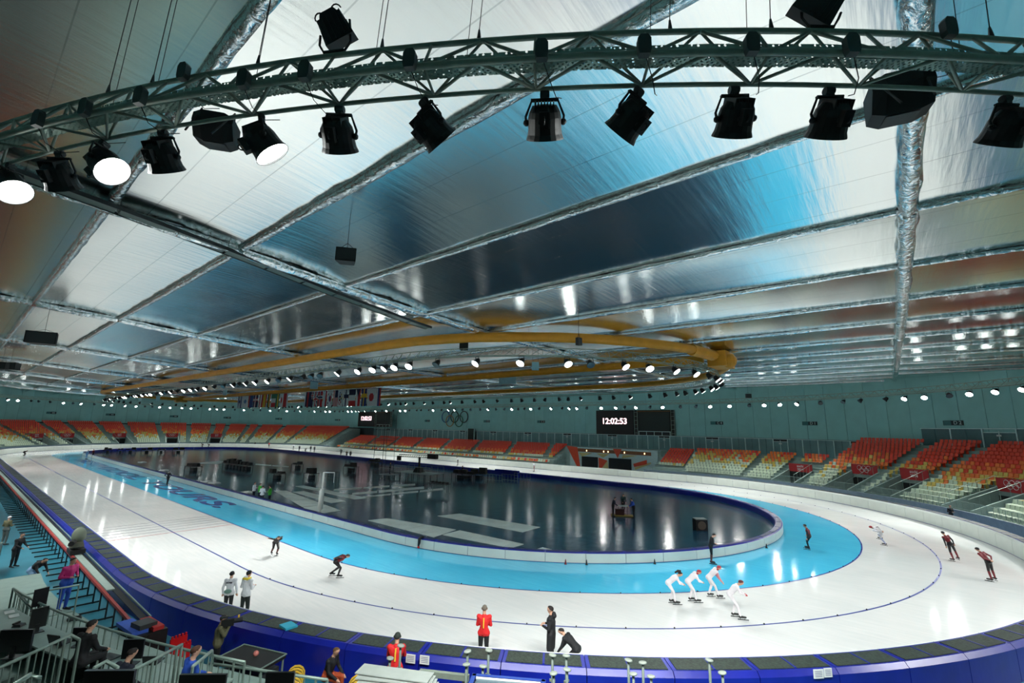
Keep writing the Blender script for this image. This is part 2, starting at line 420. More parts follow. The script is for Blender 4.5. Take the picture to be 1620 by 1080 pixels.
# ---- walls: curved shells with one board per panel
WN = int(slen(ref=WALL_D)/2.95)
walls = {}
for nm, u0, u1 in (('wall_right', 0, math.pi*WALL_D), ('wall_far', math.pi*WALL_D, math.pi*WALL_D+112), ('wall_left', math.pi*WALL_D+112, 2*math.pi*WALL_D+112), ('wall_near', 2*math.pi*WALL_D+112, slen(ref=WALL_D))):
    mb = MB(); secs = []; n = int((u1-u0)/3)
    for i in range(n+1):
        P, nn, t = stad(u0+(u1-u0)*i/n, WALL_D+0.15, ref=WALL_D); P2 = P+nn*0.25
        secs.append([(P.x, P.y, -0.03), (P.x, P.y, ROOF+1.4), (P2.x, P2.y, ROOF+1.4), (P2.x, P2.y, -0.03)])
    mb.sweep(secs); o = mb.build(nm, M_dark); tag(o, {'wall_right': 'curved wall behind the stand at the near bend', 'wall_far': 'long straight panelled wall with clock screens', 'wall_left': 'curved wall behind the distant end stand', 'wall_near': 'panelled wall behind the near straight'}[nm], kind='structure')
    walls[nm] = (o, u0, u1)
    npan = int((u1-u0)/2.95)
    for i in range(npan):
        a = u0+(u1-u0)*(i+0.008)/npan; b = u0+(u1-u0)*(i+0.992)/npan
        A, na, _ = stad(a, WALL_D, ref=WALL_D); B, nb, _ = stad(b, WALL_D, ref=WALL_D); A2 = A+na*0.12; B2 = B+nb*0.12
        pm = MB(); pm.sweep([[(A.x, A.y, 7.05), (A.x, A.y, ROOF+0.8), (A2.x, A2.y, ROOF+0.8), (A2.x, A2.y, 7.05)], [(B.x, B.y, 7.05), (B.x, B.y, ROOF+0.8), (B2.x, B2.y, ROOF+0.8), (B2.x, B2.y, 7.05)]])
        pm.build('wall_panel', M_wall, o)
def onwall(nm, u, d=WALL_D):
    return stad(u, d, ref=WALL_D)
# glazed partition along the far wall and the bend
LcW = math.pi*WALL_D
def partition(nm, u0, u1, zb, zt, unit, pane_m):
    o = walls[nm][0]; n = int((u1-u0)/unit)
    for i in range(n):
        a = u0+(u1-u0)*i/n; b = u0+(u1-u0)*(i+1)/n
        A, na, _ = stad(a, WALL_D-0.35, ref=WALL_D); B, nb, _ = stad(b, WALL_D-0.35, ref=WALL_D)
        mb = MB(); mb.box((A.x, A.y, (zb+zt)/2), (0.13, 0.13, zt-zb), rotz(math.atan2(na.y, na.x))); mb.build('mullion', M_mull, o)
        door = (i % 5 == 3)
        for h in (0, 1):
            P = A.lerp(B, 0.03+0.48*h); Q = A.lerp(B, 0.49+0.48*h); pm = MB()
            dz = 0.55 if door else 0.1
            P2 = P+na*0.06; Q2 = Q+na*0.06
            pm.sweep([[(P.x, P.y, zb), (P.x, P.y, zt-dz), (P2.x, P2.y, zt-dz), (P2.x, P2.y, zb)], [(Q.x, Q.y, zb), (Q.x, Q.y, zt-dz), (Q2.x, Q2.y, zt-dz), (Q2.x, Q2.y, zb)]])
            pm.build('partition_door' if door else 'window_pane', pane_m, o)
        mid = A.lerp(B, 0.5); mb = MB(); L = (B-A).length
        M = rotz(math.atan2((B-A).y, (B-A).x))
        mb.box((mid.x, mid.y, zt-0.05), (L, 0.1, 0.1), M); mb.build('partition_rail', M_mull, o)
        if door:
            mb = MB(); mb.box((mid.x, mid.y, zt-0.5), (L, 0.1, 0.08), M); mb.box((mid.x, mid.y, (zb+zt)/2), (0.07, 0.1, zt-zb-0.6), M)
            sg = mid-na*0.06
            mb.build('door_frame', M_mull, o)
            mb = MB(); mb.box((sg.x, sg.y, zt-0.85), (0.5, 0.03, 0.2), M); mb.build('door_plate', M_white, o)
partition('wall_far', LcW, LcW+112, 4.15, 7.0, 2.35, M_glass)
partition('wall_right', LcW-34, LcW, 4.15, 7.0, 2.35, M_glass)
M_dpane = mat('dark_partition', srgb(74, 112, 116), 0.4)
partition('wall_right', 60, LcW-34, 6.6, 9.0, 3.6, M_dpane)
# ================================================================== crash pads
def pad_proto(cx, rad, L, sec, curve, inner):
    """returns (body, face, cover) meshes in a local frame: x outward, y along"""
    n = 5 if curve else 1
    def at(s, d, z):
        if curve:
            a = s/rad; return (d*math.cos(a)-rad, d*math.sin(a), z)
        return (d-rad, s, z)
    g = 0.012; ys = [-L/2+g+(L-2*g)*i/n for i in range(n+1)]
    body = MB(); body.sweep([[at(s, d, z) for d, z in sec] for s in ys])
    dmin = min(d for d, z in sec); dmax = max(d for d, z in sec); zt = max(z for d, z in sec)
    face = MB(); e = 0.015
    if not inner: q = [(dmin-e, 0.03), (dmin-e, zt-0.12), (dmin+0.13, zt+0.014), (dmin+0.16, zt-0.01), (dmin+0.004, zt-0.14), (dmin+0.004, 0.03)]
    else: q = [(dmax+e, 0.03), (dmax-0.004, 0.03), (dmax-0.004, zt-0.05), (dmax+e, zt-0.05)]
    face.sweep([[at(s, d, z) for d, z in q] for s in ys])
    cov = MB(); w0, w1 = dmin+0.24, dmax-0.2
    if inner: w0, w1 = dmin+0.12, dmax-0.12
    yc = [-L/2+0.12+(L-0.24)*i/n for i in range(n+1)]
    cov.sweep([[at(s, d, z) for d, z in ((w0, zt-0.01), (w0, zt+0.02), (w1, zt+0.02), (w1, zt-0.01))] for s in yc])
    bars = MB()
    bars.sweep([[at(s_, d, z) for d, z in ((w0, zt), (w0, zt+0.03), (w1, zt+0.03), (w1, zt))] for s_ in (-0.03, 0.03)])
    return body, face, cov, bars
def lay_pads(cx, rad, n_c, n_s, sec, name, lab, group, inner, cover_m):
    me = {}
    for cv, L in ((True, math.pi*rad/n_c), (False, 2*cx/n_s)):
        b, f, c, q = pad_proto(cx, rad, L, sec, cv, inner)
        me[cv] = (b.mesh(name+'_body', M_blue), f.mesh(name+'_face', M_padw), c.mesh(name+'_cover', cover_m), q.mesh(name+'_bars', M_blue))
    def put(P, a, cv, lb):
        t = thing(name, lb, 'crash pad', (P.x, P.y, 0.0), a, group)
        link('body', me[cv][0], t); link('face', me[cv][1], t)
        tc_ = link('top_cover', me[cv][2], t)
        if not inner: link('cover_strap', me[cv][3], tc_)
    for s, base in ((1, -math.pi/2), (-1, math.pi/2)):
        for i in range(n_c):
            a = base+math.pi*(i+0.5)/n_c; put(Vector((s*cx+rad*math.cos(a), rad*math.sin(a), 0)), a, True, lab[0])
    for y, a, lb in ((rad, math.pi/2, lab[1]), (-rad, -math.pi/2, lab[2])):
        for i in range(n_s):
            put(Vector((-cx+2*cx*(i+0.5)/n_s, y, 0)), a, False, lb)
OS = [(34.62, -0.03), (35.72, -0.03), (35.70, 0.95), (35.58, 1.08), (34.76, 1.08), (34.62, 0.95)]
lay_pads(CX, 35.0, 45, 47, OS, 'crash_pad', ('blue padded crash barrier section with white ice face on the outer bend', 'blue padded crash barrier section with white face on the far outer straight', 'blue padded crash barrier section on the outer rim beside the camera rail'), 'outer crash pads', False, M_padtop)
ISC = [(IR-0.55, 0.0), (IR, 0.0), (IR, 0.54), (IR-0.06, 0.60), (IR-0.49, 0.60), (IR-0.55, 0.54)]
M_bltop = mat('dark_blue_vinyl', srgb(22, 30, 92), 0.35)
lay_pads(ICX, IR, 27, 46, ISC, 'infield_pad', ('low white faced pad with blue back rimming the infield bend', 'low white faced pad with blue back on the far infield edge', 'low white faced pad with blue back on the near infield edge'), 'inner rim pads', True, M_bltop)

# ================================================================== grandstands
def prof_curve(vom):
    rows = [(38.8+0.8*i, 1.0+0.38*i) for i in range(16)]
    p = [(37.9, -0.03), (37.9, 0.6)]
    if vom:
        p = [(37.9, -0.03), (37.9, 0.02), (43.3, 0.02)]; rows = rows[6:]
        p.append((43.3, rows[0][1]))
    for d, z in rows: p += [(d-0.4, z), (d+0.4, z)]
    p += [(53.6, rows[-1][1]), (53.6, -0.03)]
    return p
def prof_low(vom):
    rows = [(38.8+0.8*i, 1.0+0.35*i) for i in range(10)]
    p = [(37.9, -0.03), (37.9, 0.6)]
    if vom:
        p = [(37.9, -0.03), (37.9, 0.02), (42.5, 0.02)]; rows = rows[5:]; p.append((42.5, rows[0][1]))
    for d, z in rows: p += [(d-0.4, z), (d+0.4, z)]
    p += [(46.4, 4.15), (53.6, 4.15), (53.6, -0.03)]
    return p
def prof_str():
    p = [(37.9, -0.03), (37.9, 0.4), (38.4, 0.7), (40.9, 0.7), (40.9, 1.45)]
    for i in range(8): p += [(41.6+0.8*i, 1.5+0.34*i), (42.4+0.8*i, 1.5+0.34*i)]
    p += [(48.0, 4.15), (53.6, 4.15), (53.6, -0.03)]
    return p
STAND = {}
def stand_piece(root, a0, a1, prof, sgn):
    n = max(1, int(abs(a1-a0)/2.0)); secs = []
    for i in range(n+1):
        a = math.radians(a0+(a1-a0)*i/n)
        secs.append([(sgn*CX+d*math.cos(a), d*math.sin(a), z) for d, z in prof])
    MB().sweep(secs).build('terrace', M_conc, root)
def seatmesh(m, hi):
    mb = MB()
    if hi:
        secs = []
        for (x, z, w_) in ((-0.02, 0.40, 0.40), (0.14, 0.42, 0.44), (0.34, 0.43, 0.44), (0.42, 0.50, 0.44), (0.46, 0.68, 0.44), (0.49, 0.82, 0.38)):
            secs.append([(x, -w_/2, z+0.03), (x, 0, z), (x, w_/2, z+0.03), (x+0.035, w_/2, z+0.065), (x+0.035, 0, z+0.035), (x+0.035, -w_/2, z+0.065)])
        mb.sweep(secs)
        mb.box((0.3, 0, 0.22), (0.06, 0.3, 0.44))
    else:
        secs = [[(x, -0.21, z), (x, 0.21, z), (x+0.04, 0.21, z+0.04), (x+0.04, -0.21, z+0.04)] for x, z in ((0, 0.42), (0.36, 0.42), (0.46, 0.82))]
        mb.sweep(secs)
    return mb
SEATC = [mat('seat_plastic_red', srgb(226, 58, 24), 0.42), mat('seat_plastic_orange', srgb(236, 118, 36), 0.42), mat('seat_plastic_yellow', srgb(214, 190, 92), 0.42), mat('seat_plastic_pale', srgb(206, 222, 196), 0.42)]
SNAME = ['red', 'orange', 'yellow', 'pale green']
hi_me = [seatmesh(0, True).mesh('seat_shell', m) for m in SEATC]
lo = seatmesh(0, False)
def seat_color(t, low_red=False):
    if low_red: return 3 if t < 0.06 and R.random() < 0.7 else (2 if t < 0.12 else (1 if t < 0.34 and R.random() < 0.6 else 0))
    r = R.gauss(0, 0.09)+t
    return 3 if r < 0.27 else (2 if r < 0.42 else (1 if r < 0.6 else 0))
seat_list = []    # (dist to camera, pos, angle, colour, zone)
def seats_arc(sgn, blocks, rows_n, rise, voms, zone, maxrow=16):
    for i in range(rows_n):
        d = 38.8+0.8*i; z = 1.0+rise*i; da = 0.52/d
        for b0, b1 in blocks:
            n = int(math.radians(b1-b0)/da)
            for k in range(n):
                a = math.radians(b0)+da*(k+0.5); dg = math.degrees(a)
                if any(abs(dg-v) < 3.0 for v in voms) and i < 7: continue
                P = Vector((sgn*CX+(d-0.3)*math.cos(a), (d-0.3)*math.sin(a), z))
                seat_list.append(((P-CAM).length, P, a, seat_color(i/15), zone, i))
VR = [65.2, 47.6+7, 36.0, 21.0]; VR = [65.4, 54.2, 45.9, 31.5]
VL = [155.5, 172.1, 190.0, 207.0, 217.0]
rootR = tag(bpy.data.objects.new('floor_stand_right', None), 'concrete terraces of the stand around the near bend', kind='structure'); COL.objects.link(rootR)
rootL = tag(bpy.data.objects.new('floor_stand_left', None), 'concrete terraces of the stand around the distant bend', kind='structure'); COL.objects.link(rootL)
rootF = tag(bpy.data.objects.new('floor_stand_far', None), 'concrete terraces along the far straight', kind='structure'); COL.objects.link(rootF)
rootN = tag(bpy.data.objects.new('floor_stand_near', None), 'concrete terraces behind the near straight', kind='structure'); COL.objects.link(rootN)
def arcs(root, sgn, a0, a1, voms, pf):
    cur = a0
    for v in sorted(v for v in voms if a0 < v < a1):
        stand_piece(root, cur, v-2.4, pf(False), sgn); stand_piece(root, v-2.4, v+2.4, pf(True), sgn); cur = v+2.4
    stand_piece(root, cur, a1, pf(False), sgn)
arcs(rootR, 1, -8, 62, VR, prof_curve); arcs(rootR, 1, 62, 90, VR, prof_low)
arcs(rootL, -1, 98, 255, VL, prof_curve)
pf = prof_str()
for a, b in ((-56, 28.5), (50, 56)):
    MB().sweep([[(b, d, z) for d, z in pf], [(a, d, z) for d, z in pf]]).build('terrace', M_conc, rootF)
MB().sweep([[(28.5, d, z) for d, z in ((45.5, 0), (45.5, 4.15), (53.6, 4.15), (53.6, 0))], [(50, d, z) for d, z in ((45.5, 0), (45.5, 4.15), (53.6, 4.15), (53.6, 0))]]).build('terrace', M_conc, rootF)
M_nconc = mat('shade_toned_concrete', srgb(74, 84, 80), 0.85)  # darkened copy of the stand concrete, near side dimness put into the colour
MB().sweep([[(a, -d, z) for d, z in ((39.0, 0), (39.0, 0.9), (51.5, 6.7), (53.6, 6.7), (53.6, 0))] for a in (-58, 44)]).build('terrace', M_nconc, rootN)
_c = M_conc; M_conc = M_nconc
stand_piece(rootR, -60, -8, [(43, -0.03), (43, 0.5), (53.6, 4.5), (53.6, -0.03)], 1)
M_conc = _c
seats_arc(1, [(-7, 12), (13.3, 27.4), (29.4, 42.6), (44.2, 49.9), (51.5, 61.3)], 16, 0.38, VR, 'bend stand')
seats_arc(1, [(62.8, 67.4), (68.8, 74.3), (75.7, 89.5)], 10, 0.35, VR, 'bend stand')
seats_arc(-1, [(101, 121.3), (122.7, 131), (132.3, 140.6), (142, 145), (146.3, 152.4), (153.8, 157.4), (158.8, 165.6), (167, 175.5), (176.9, 185.5), (186.9, 193.6), (195, 202.3), (203.7, 209.3), (210.7, 221.8), (223.2, 236), (237.4, 252)], 16, 0.38, VL, 'distant end stand')
AX = [-31, -20, -8.5, 2.8, 14.2, 25.4]
for i in range(8):
    z = 1.5+0.34*i; d = 41.9+0.8*i
    x = -55.0
    while x < 55.5:
        if not any(abs(x-(ax-0.35*(d-42))) < 0.75 for ax in AX+[-42.5]) and not (27.2 < x < 51):
            P = Vector((x, d, z)); seat_list.append(((P-CAM).length, P, math.pi/2, seat_color(0.05+i/7.5, True), 'far straight stand'))
        x += 0.52
for i in range(2):
    x = -54.0
    while x < 28:
        if R.random() < 0.86:
            P = Vector((x, 38.9+0.8*i, 0.7)); seat_list.append(((P-CAM).length, P, math.pi/2, R.choice([3, 3, 2, 1, 0]), 'far straight stand'))
        x += 0.62
for i in range(15):
    x = -56.0
    while x < 43.5:
        P = Vector((x, -(39.3+0.8*i), 1.05+0.371*i)); seat_list.append(((P-CAM).length, P, -math.pi/2, seat_color(0.3+i/18), 'near stand')); x += 1.1 if int(x+56) % 12 else 2.2
front = [s for s in seat_list if s[4] == 'bend stand' and 0 < (s[1]-CAM).dot(FW) and abs((s[1]-CAM).dot(RT)/(s[1]-CAM).dot(FW)) < 1.12]
front.sort(key=lambda s: s[0]); hero = set(id(s) for s in front[:290])
blocks = {}
for s in seat_list:
    dist, P, a, c, zone = s[:5]
    if id(s) in hero:
        o = link('stadium_seat', hi_me[c], None, P, a)
        tag(o, '%s plastic tip-up seat in the %s row up of the bend stand' % (SNAME[c], ORD[s[5]]), 'seat', 'seats of the bend stand')
    else:
        mb = blocks.setdefault((zone), MB()); M = rotz(a)
        mb.add([M @ Vector(v)+P for v in lo.v], lo.f, c)
for zone, mb in blocks.items():
    o = mb.build('seat_rows', SEATC, None)
    tag(o, 'massed rows of red, orange and pale plastic seats in the %s' % zone, 'seats', kind='stuff')
# vomitory walls and red banners
M_banner = mat('red_banner_cloth', srgb(176, 34, 38), 0.6)
M_bantxt = mat('banner_print_white', srgb(226, 214, 212), 0.6)
M_doorshade = mat('doorway_shade_paint', srgb(20, 26, 27), 0.8)  # near-black colour standing in for the shade inside entrances
def flatM(P, a, z):
    """text frame standing upright, readable from the rink centre: x along tangent, y up, facing inward"""
    n = Vector((math.cos(a), math.sin(a), 0)); y = Vector((0, 0, 1)); zax = -n; x = y.cross(zax)
    return Matrix(((x.x, y.x, zax.x, P.x), (x.y, y.y, zax.y, P.y), (x.z, y.z, zax.z, z), (0, 0, 0, 1)))
def ring_logo(mb, sc, m=0):
    for cx_, cz in ((-1.1, 0.25), (0, 0.25), (1.1, 0.25), (-0.55, -0.25), (0.55, -0.25)):
        pts = [(cx_*sc+0.5*sc*math.cos(t*math.pi/12), cz*sc+0.5*sc*math.sin(t*math.pi/12), 0.006) for t in range(24)]
        mb.tube(pts, 0.05*sc, 4, closed=True, m=m)
def vomitory(sgn, deg, big, idx):
    a = math.radians(deg); n = Vector((math.cos(a), math.sin(a), 0)); tn = Vector((-n.y, n.x, 0)); c0 = Vector((sgn*CX, 0, 0))
    low = sgn > 0 and deg > 62
    dback = 42.4 if low else 43.2; zt = (2.75 if low else 3.28)
    t = thing('red_banner', ('deep red banner with white emblem hanging at a stand entrance' if big else 'small deep red banner above a stand entrance'), 'banner', c0+n*(dback-0.08)+Vector((0, 0, zt-0.15)), a+math.pi/2, 'banners at the stand entrances')
    W = 3.4
    mb = MB(); mb.box((0, 0, 0.35), (W, 0.05, 1.25)); mb.build('cloth', M_banner, t)
    P = Vector((0, -0.03, 0)); Mt = Matrix(((-1, 0, 0, 0), (0, 0, 1, 0.04), (0, 1, 0, 0.35), (0, 0, 0, 1)))
    Mt = Matrix(((-1, 0, 0, 0), (0, 0, 1, 0.032), (0, 1, 0, 0.42), (0, 0, 0, 1)))
    if idx % 2 == 0:
        text('lettering', 'sochi\n2014', 0.46, M_bantxt, t, Mt, bold=0.01)
    else:
        rg = MB(); ring_logo(rg, 0.55); o = rg.build('ring_emblem', M_bantxt, t); o.matrix_local = Mt
    root = rootR if sgn > 0 else rootL
    for s in (-1, 1):
        pts = [c0+n*37.95+tn*(s*1.72), c0+n*dback+tn*(s*1.72)]
        h0, h1 = 1.3, zt
        q = MB(); e = tn*0.09
        q.add([pts[0]-e+Vector((0, 0, 0.02)), pts[1]-e+Vector((0, 0, 0.02)), pts[1]-e+Vector((0, 0, h1)), pts[0]-e+Vector((0, 0, h0)), pts[0]+e+Vector((0, 0, 0.02)), pts[1]+e+Vector((0, 0, 0.02)), pts[1]+e+Vector((0, 0, h1)), pts[0]+e+Vector((0, 0, h0))],
              [(0, 1, 2, 3), (7, 6, 5, 4), (3, 2, 6, 7), (0, 3, 7, 4), (1, 5, 6, 2), (0, 4, 5, 1)])
        q.build('entrance_cheek', M_conc, root)
        rl = thing('stair_rail', 'pale metal handrail with upright bars beside a stand entrance', 'handrail', pts[0]+Vector((0, 0, h0)), 0, 'handrails at the stand entrances')
        m2 = MB(); v = pts[1]-pts[0]; steps = 6; prev = None
        top = [Vector((0, 0, 1.0))+v*(k/steps)+Vector((0, 0, (h1-h0)*k/steps)) for k in range(steps+1)]
        m2.tube(top, 0.025, 5).build('top_rail', M_steel, rl)
        for k in range(steps+1):
            b = MB(); b.cyl(top[k]-Vector((0, 0, 1.0)), top[k], 0.018, 5); b.build('upright', M_steel, rl)
    dk = MB(); P = c0+n*(dback-0.12); dk.box((P.x, P.y, 1.3), (0.06, 3.2, 2.3), rotz(a)); dk.build('opening_shade_slab', M_doorshade, root)  # solid slab, the darkness of the entrance is painted on
for i, v in enumerate(VR): vomitory(1, v, True, i if i < 3 else 3)
for i, v in enumerate(VL): vomitory(-1, v, False, i)
# parapet in front of the stands
def sweep_u(u0, u1, prof, step=2.5):
    n = max(2, int((u1-u0)/step)); secs = []
    for i in range(n+1):
        uu = u0+(u1-u0)*i/n; s = []
        for d, z in prof:
            P, nn, t = stad(uu, d); s.append((P.x, P.y, z))
        secs.append(s)
    return MB().sweep(secs)
uA = lambda deg: (math.radians(deg)+math.pi/2)*35.0
LcR = math.pi*35
tr = tag(sweep_u(uA(-8), LcR+6, [(37.5, -0.03), (37.68, -0.03), (37.68, 1.25), (37.5, 1.25)]).build('trim_parapet_bend', M_conc2), 'blue grey parapet at the foot of the bend stand', kind='structure')
tag(sweep_u(LcR+27.5, LcR+112, [(37.5, -0.03), (37.68, -0.03), (37.68, 0.85), (37.5, 0.85)]).build('trim_parapet_far', M_conc), 'low pale parapet along the far straight', kind='structure')
tag(sweep_u(LcR+112, LcR+112+uA(165)-2, [(37.5, -0.03), (37.68, -0.03), (37.68, 1.2), (37.5, 1.2)]).build('trim_parapet_end', M_conc2), 'blue grey parapet at the foot of the distant end stand', kind='structure')
# guard rail on the bend parapet
rl = thing('guard_rail', 'pale metal guard rail of thin bars on the bend stand parapet', 'railing', (0, 0, 0))
pts = []; k = 0
for i in range(90):
    P, nn, t = stad(uA(-6)+(uA(88)-uA(-6))*i/89, 37.9); pts.append(Vector((P.x, P.y, 2.05)))
MB().tube(pts, 0.025, 5).build('top_rail', M_steel, rl)
MB().tube([p-Vector((0, 0, 0.7)) for p in pts], 0.018, 4).build('bottom_rail', M_steel, rl)
for p in pts: MB().cyl(p-Vector((0, 0, 0.8)), p, 0.022, 5).build('post', M_steel, rl)
mb = MB()
for i in range(700):
    P, nn, t = stad(uA(-6)+(uA(88)-uA(-6))*i/699, 37.9); mb.cyl((P.x, P.y, 1.33), (P.x, P.y, 2.04), 0.008, 3, caps=False)
tag(mb.build('thin_bars', M_steel, rl), kind='stuff')
# ================================================================== trusses, floodlights, ducts
M_lens = mat('lit_lens_glass', (1, 1, 1, 1), 0.3, emit=((0.95, 1.0, 0.97, 1), LENS_E))
M_lensoff = mat('unlit_lens_glass', srgb(90, 110, 118), 0.1, spec=0.8)
M_lampb = mat('lamp_housing_black', srgb(14, 17, 18), 0.5, var=0.2, scale=12)
TB, TM, TT = (44.3, 12.94), (44.86, 12.97), (44.55, 13.62)   # bottom, middle and top chord of the outer ring
outer = thing('lighting_truss', 'large three-chord aluminium lighting truss ringing the hall above the outer lane', 'truss')
def ringpts(d, z, step=0.8):
    n = int(slen(ref=44.5)/step); out = []
    for i in range(n):
        P, nn, t = stad(slen(ref=44.5)*i/n, d, ref=44.5); out.append(Vector((P.x, P.y, z)))
    return out
cb, cm, ct = ringpts(*TB), ringpts(*TM), ringpts(*TT)
MB().tube(cb, 0.035, 8, closed=True).build('bottom_chord', M_truss, outer, smooth=True)
MB().tube(cm, 0.05, 8, closed=True).build('middle_chord', M_truss, outer, smooth=True)
MB().tube(ct, 0.042, 8, closed=True).build('top_chord', M_truss, outer, smooth=True)
NB = len(cb); far = MB(); nb_ = 0
cand = []
for i in range(0, NB, 2):
    t0 = ct[i]; j, k = (i+1) % NB, (i-1) % NB
    for a, b, r in ((t0, cm[j], .026), (t0, cm[k], .026), (ct[j], cm[j], .024), (cm[i], cb[j], .026), (cm[i], cb[k], .026), (cm[j], cb[j], .022), (t0, cb[j], .024), (t0, cb[k], .024)):
        cand.append((((a+b)/2-CAM).length, a, b, r))
cand.sort(key=lambda c: c[0])
for n_, (dd, a, b, r) in enumerate(cand):
    if n_ < 280: MB().cyl(a, b, r, 6).build('brace', M_truss, outer, smooth=True)
    else: far.cyl(a, b, r*1.1, 4, caps=False)
tag(far.build('lattice_braces', M_truss, outer), kind='stuff')
# perforated cable tray lying along the truss: side with real holes near the camera
tr_ = MB(); prof = [(44.50, 13.06), (44.68, 13.06), (44.70, 13.26), (44.69, 13.26), (44.67, 13.07), (44.51, 13.07), (44.49, 13.26), (44.48, 13.26)]
n = int(slen(ref=44.5)/1.6); secs = []
for i in range(n):
    s = []
    for d, z in prof:
        P, nn, t = stad(slen(ref=44.5)*i/n, d, ref=44.5); s.append((P.x, P.y, z))
    secs.append(s)
tr_.sweep(secs, closed=True).build('cable_tray', M_tray, outer)

def lamp_parts(lit):
    """floodlight hanging from local origin; aims along +x down 50 degrees in local frame"""
    d = Vector((math.cos(math.radians(52)), 0, -math.sin(math.radians(52)))); c = Vector((0.05, 0, -0.42)); u = Vector((0, 1, 0)); v = d.cross(u)
    M = Matrix((d, u, v)).transposed()
    hs = MB(); hs.lathe([(-0.24, 0.12), (-0.23, 0.18), (-0.14, 0.235), (-0.06, 0.25), (0.08, 0.252), (0.16, 0.262), (0.22, 0.285), (0.24, 0.29), (0.24, 0.278), (0.19, 0.27)], c, d, 20)
    for k in range(7):      # cooling ribs on the back
        hs.box(c+d*(-0.20)+u*(0.045*(k-3)), (0.16, 0.014, 0.36), M)
    yk = MB(); yk.tube([c+u*0.28, c+u*0.29+Vector((0, 0, 0.1)), Vector((0, 0.2, -0.10)), Vector((0, -0.2, -0.10)), c-u*0.29+Vector((0, 0, 0.1)), c-u*0.28], 0.02, 6)
    yk.box((0, 0, -0.09), (0.05, 0.42, 0.03)); yk.sphere(c+u*0.28, 0.05, 8, 5); yk.sphere(c-u*0.28, 0.05, 8, 5)
    cl = MB(); cl.box((0, 0, -0.02), (0.08, 0.10, 0.12)); cl.cyl((0, -0.07, 0.0), (0, 0.07, 0.0), 0.055, 10)
    bl = MB(); bl.box(c-d*0.05+v*(-0.29), (0.22, 0.14, 0.1), M); 
    bl.tube([c-d*0.05+v*(-0.34)+d*(0.05*math.cos(t*math.pi/6))+v*(-0.05*math.sin(t*math.pi/6)) for t in range(7)], 0.012, 5)
    lb = MB()
    for q in (-0.07, 0.07): lb.box(c-d*0.02+v*(-0.255)+u*q, (0.05, 0.045, 0.01), M)
    ln = MB(); ln.lathe([(0.195, 0.268), (0.21, 0.268), (0.222, 0.2), (0.228, 0.08)], c, d, 20)
    return hs, yk, cl, bl, lb, ln, c+d*0.30, d
def lamp_far(lit):
    d = Vector((math.cos(math.radians(44)), 0, -math.sin(math.radians(44)))); c = Vector((0.05, 0, -0.42)); u = Vector((0, 1, 0))
    hs = MB(); hs.lathe([(-0.26, 0.12), (-0.1, 0.21), (0.08, 0.23), (0.24, 0.315)], c, d, 10)
    yk = MB(); yk.tube([c+u*0.26, Vector((0, 0.2, -0.05)), Vector((0, -0.2, -0.05)), c-u*0.26], 0.022, 4)
    ln = MB(); ln.lathe([(0.235, 0.29), (0.26, 0.27)], c, d, 12)
    return hs, yk, ln, c+d*0.3, d
hs, yk, cl, bl, lb, ln, LPOS, LDIR = lamp_parts(True)
NEAR = {'housing': hs.mesh('housing', M_lampb), 'yoke': yk.mesh('yoke', M_lampb), 'clamp': cl.mesh('clamp', M_dark), 'ballast_box': bl.mesh('ballast_box', M_lampb), 'rating_plates': lb.mesh('rating_plates', M_dark)}
LENS = {True: ln.mesh('lens', M_lens), False: ln.mesh('lens', M_lensoff)}
fh, fy, fl_, FPOS, FDIR = lamp_far(True)
FARM = {'housing': fh.mesh('housing', M_lampb, True), 'yoke': fy.mesh('yoke', M_lampb)}
FLENS = {True: fl_.mesh('lens', M_lens), False: fl_.mesh('lens', M_lensoff)}
spot_n = 0; RL = random.Random(21)
def add_spot(parent, pos, d, power, angle=76):
    global spot_n
    L = bpy.data.lights.new('floodlight_beam', 'SPOT'); L.energy = power; L.spot_size = math.radians(angle); L.spot_blend = 1.0; L.shadow_soft_size = 0.25
    L.color = (1.0, 0.995, 0.965)
    o = bpy.data.objects.new('beam', L); COL.objects.link(o); o.parent = parent; o.location = pos
    o.rotation_mode = 'QUATERNION'; o.rotation_quaternion = Vector(d).to_track_quat('-Z', 'Y'); spot_n += 1
def near_lamp(P, aim, lit, tilt=0.0, roll=0.0, label=None, group='floodlights on the outer truss', power=1.0):
    t = thing('floodlight', label, 'floodlight', P, 0, group, rot=(roll, tilt, aim))
    hb = link('housing', NEAR['housing'], t); yb = link('yoke', NEAR['yoke'], t)
    link('clamp', NEAR['clamp'], yb); bb = link('ballast_box', NEAR['ballast_box'], t); link('rating_plates', NEAR['rating_plates'], hb)
    link('lens', LENS[lit], hb)
    if power > 0: add_spot(t, LPOS, LDIR, SPOT_W*power)
    return t
def far_lamp(P, aim, lit, label, group, power=1.0, spot=True):
    t = thing('floodlight', label, 'floodlight', P, 0, group, rot=(0, 0.1 if 'inner' in group else 0.0, aim))
    hb = link('housing', FARM['housing'], t); link('yoke', FARM['yoke'], t)
    link('lens', FLENS[lit], hb)
    if lit and spot: add_spot(t, FPOS, FDIR, SPOT_W*power)
    return t
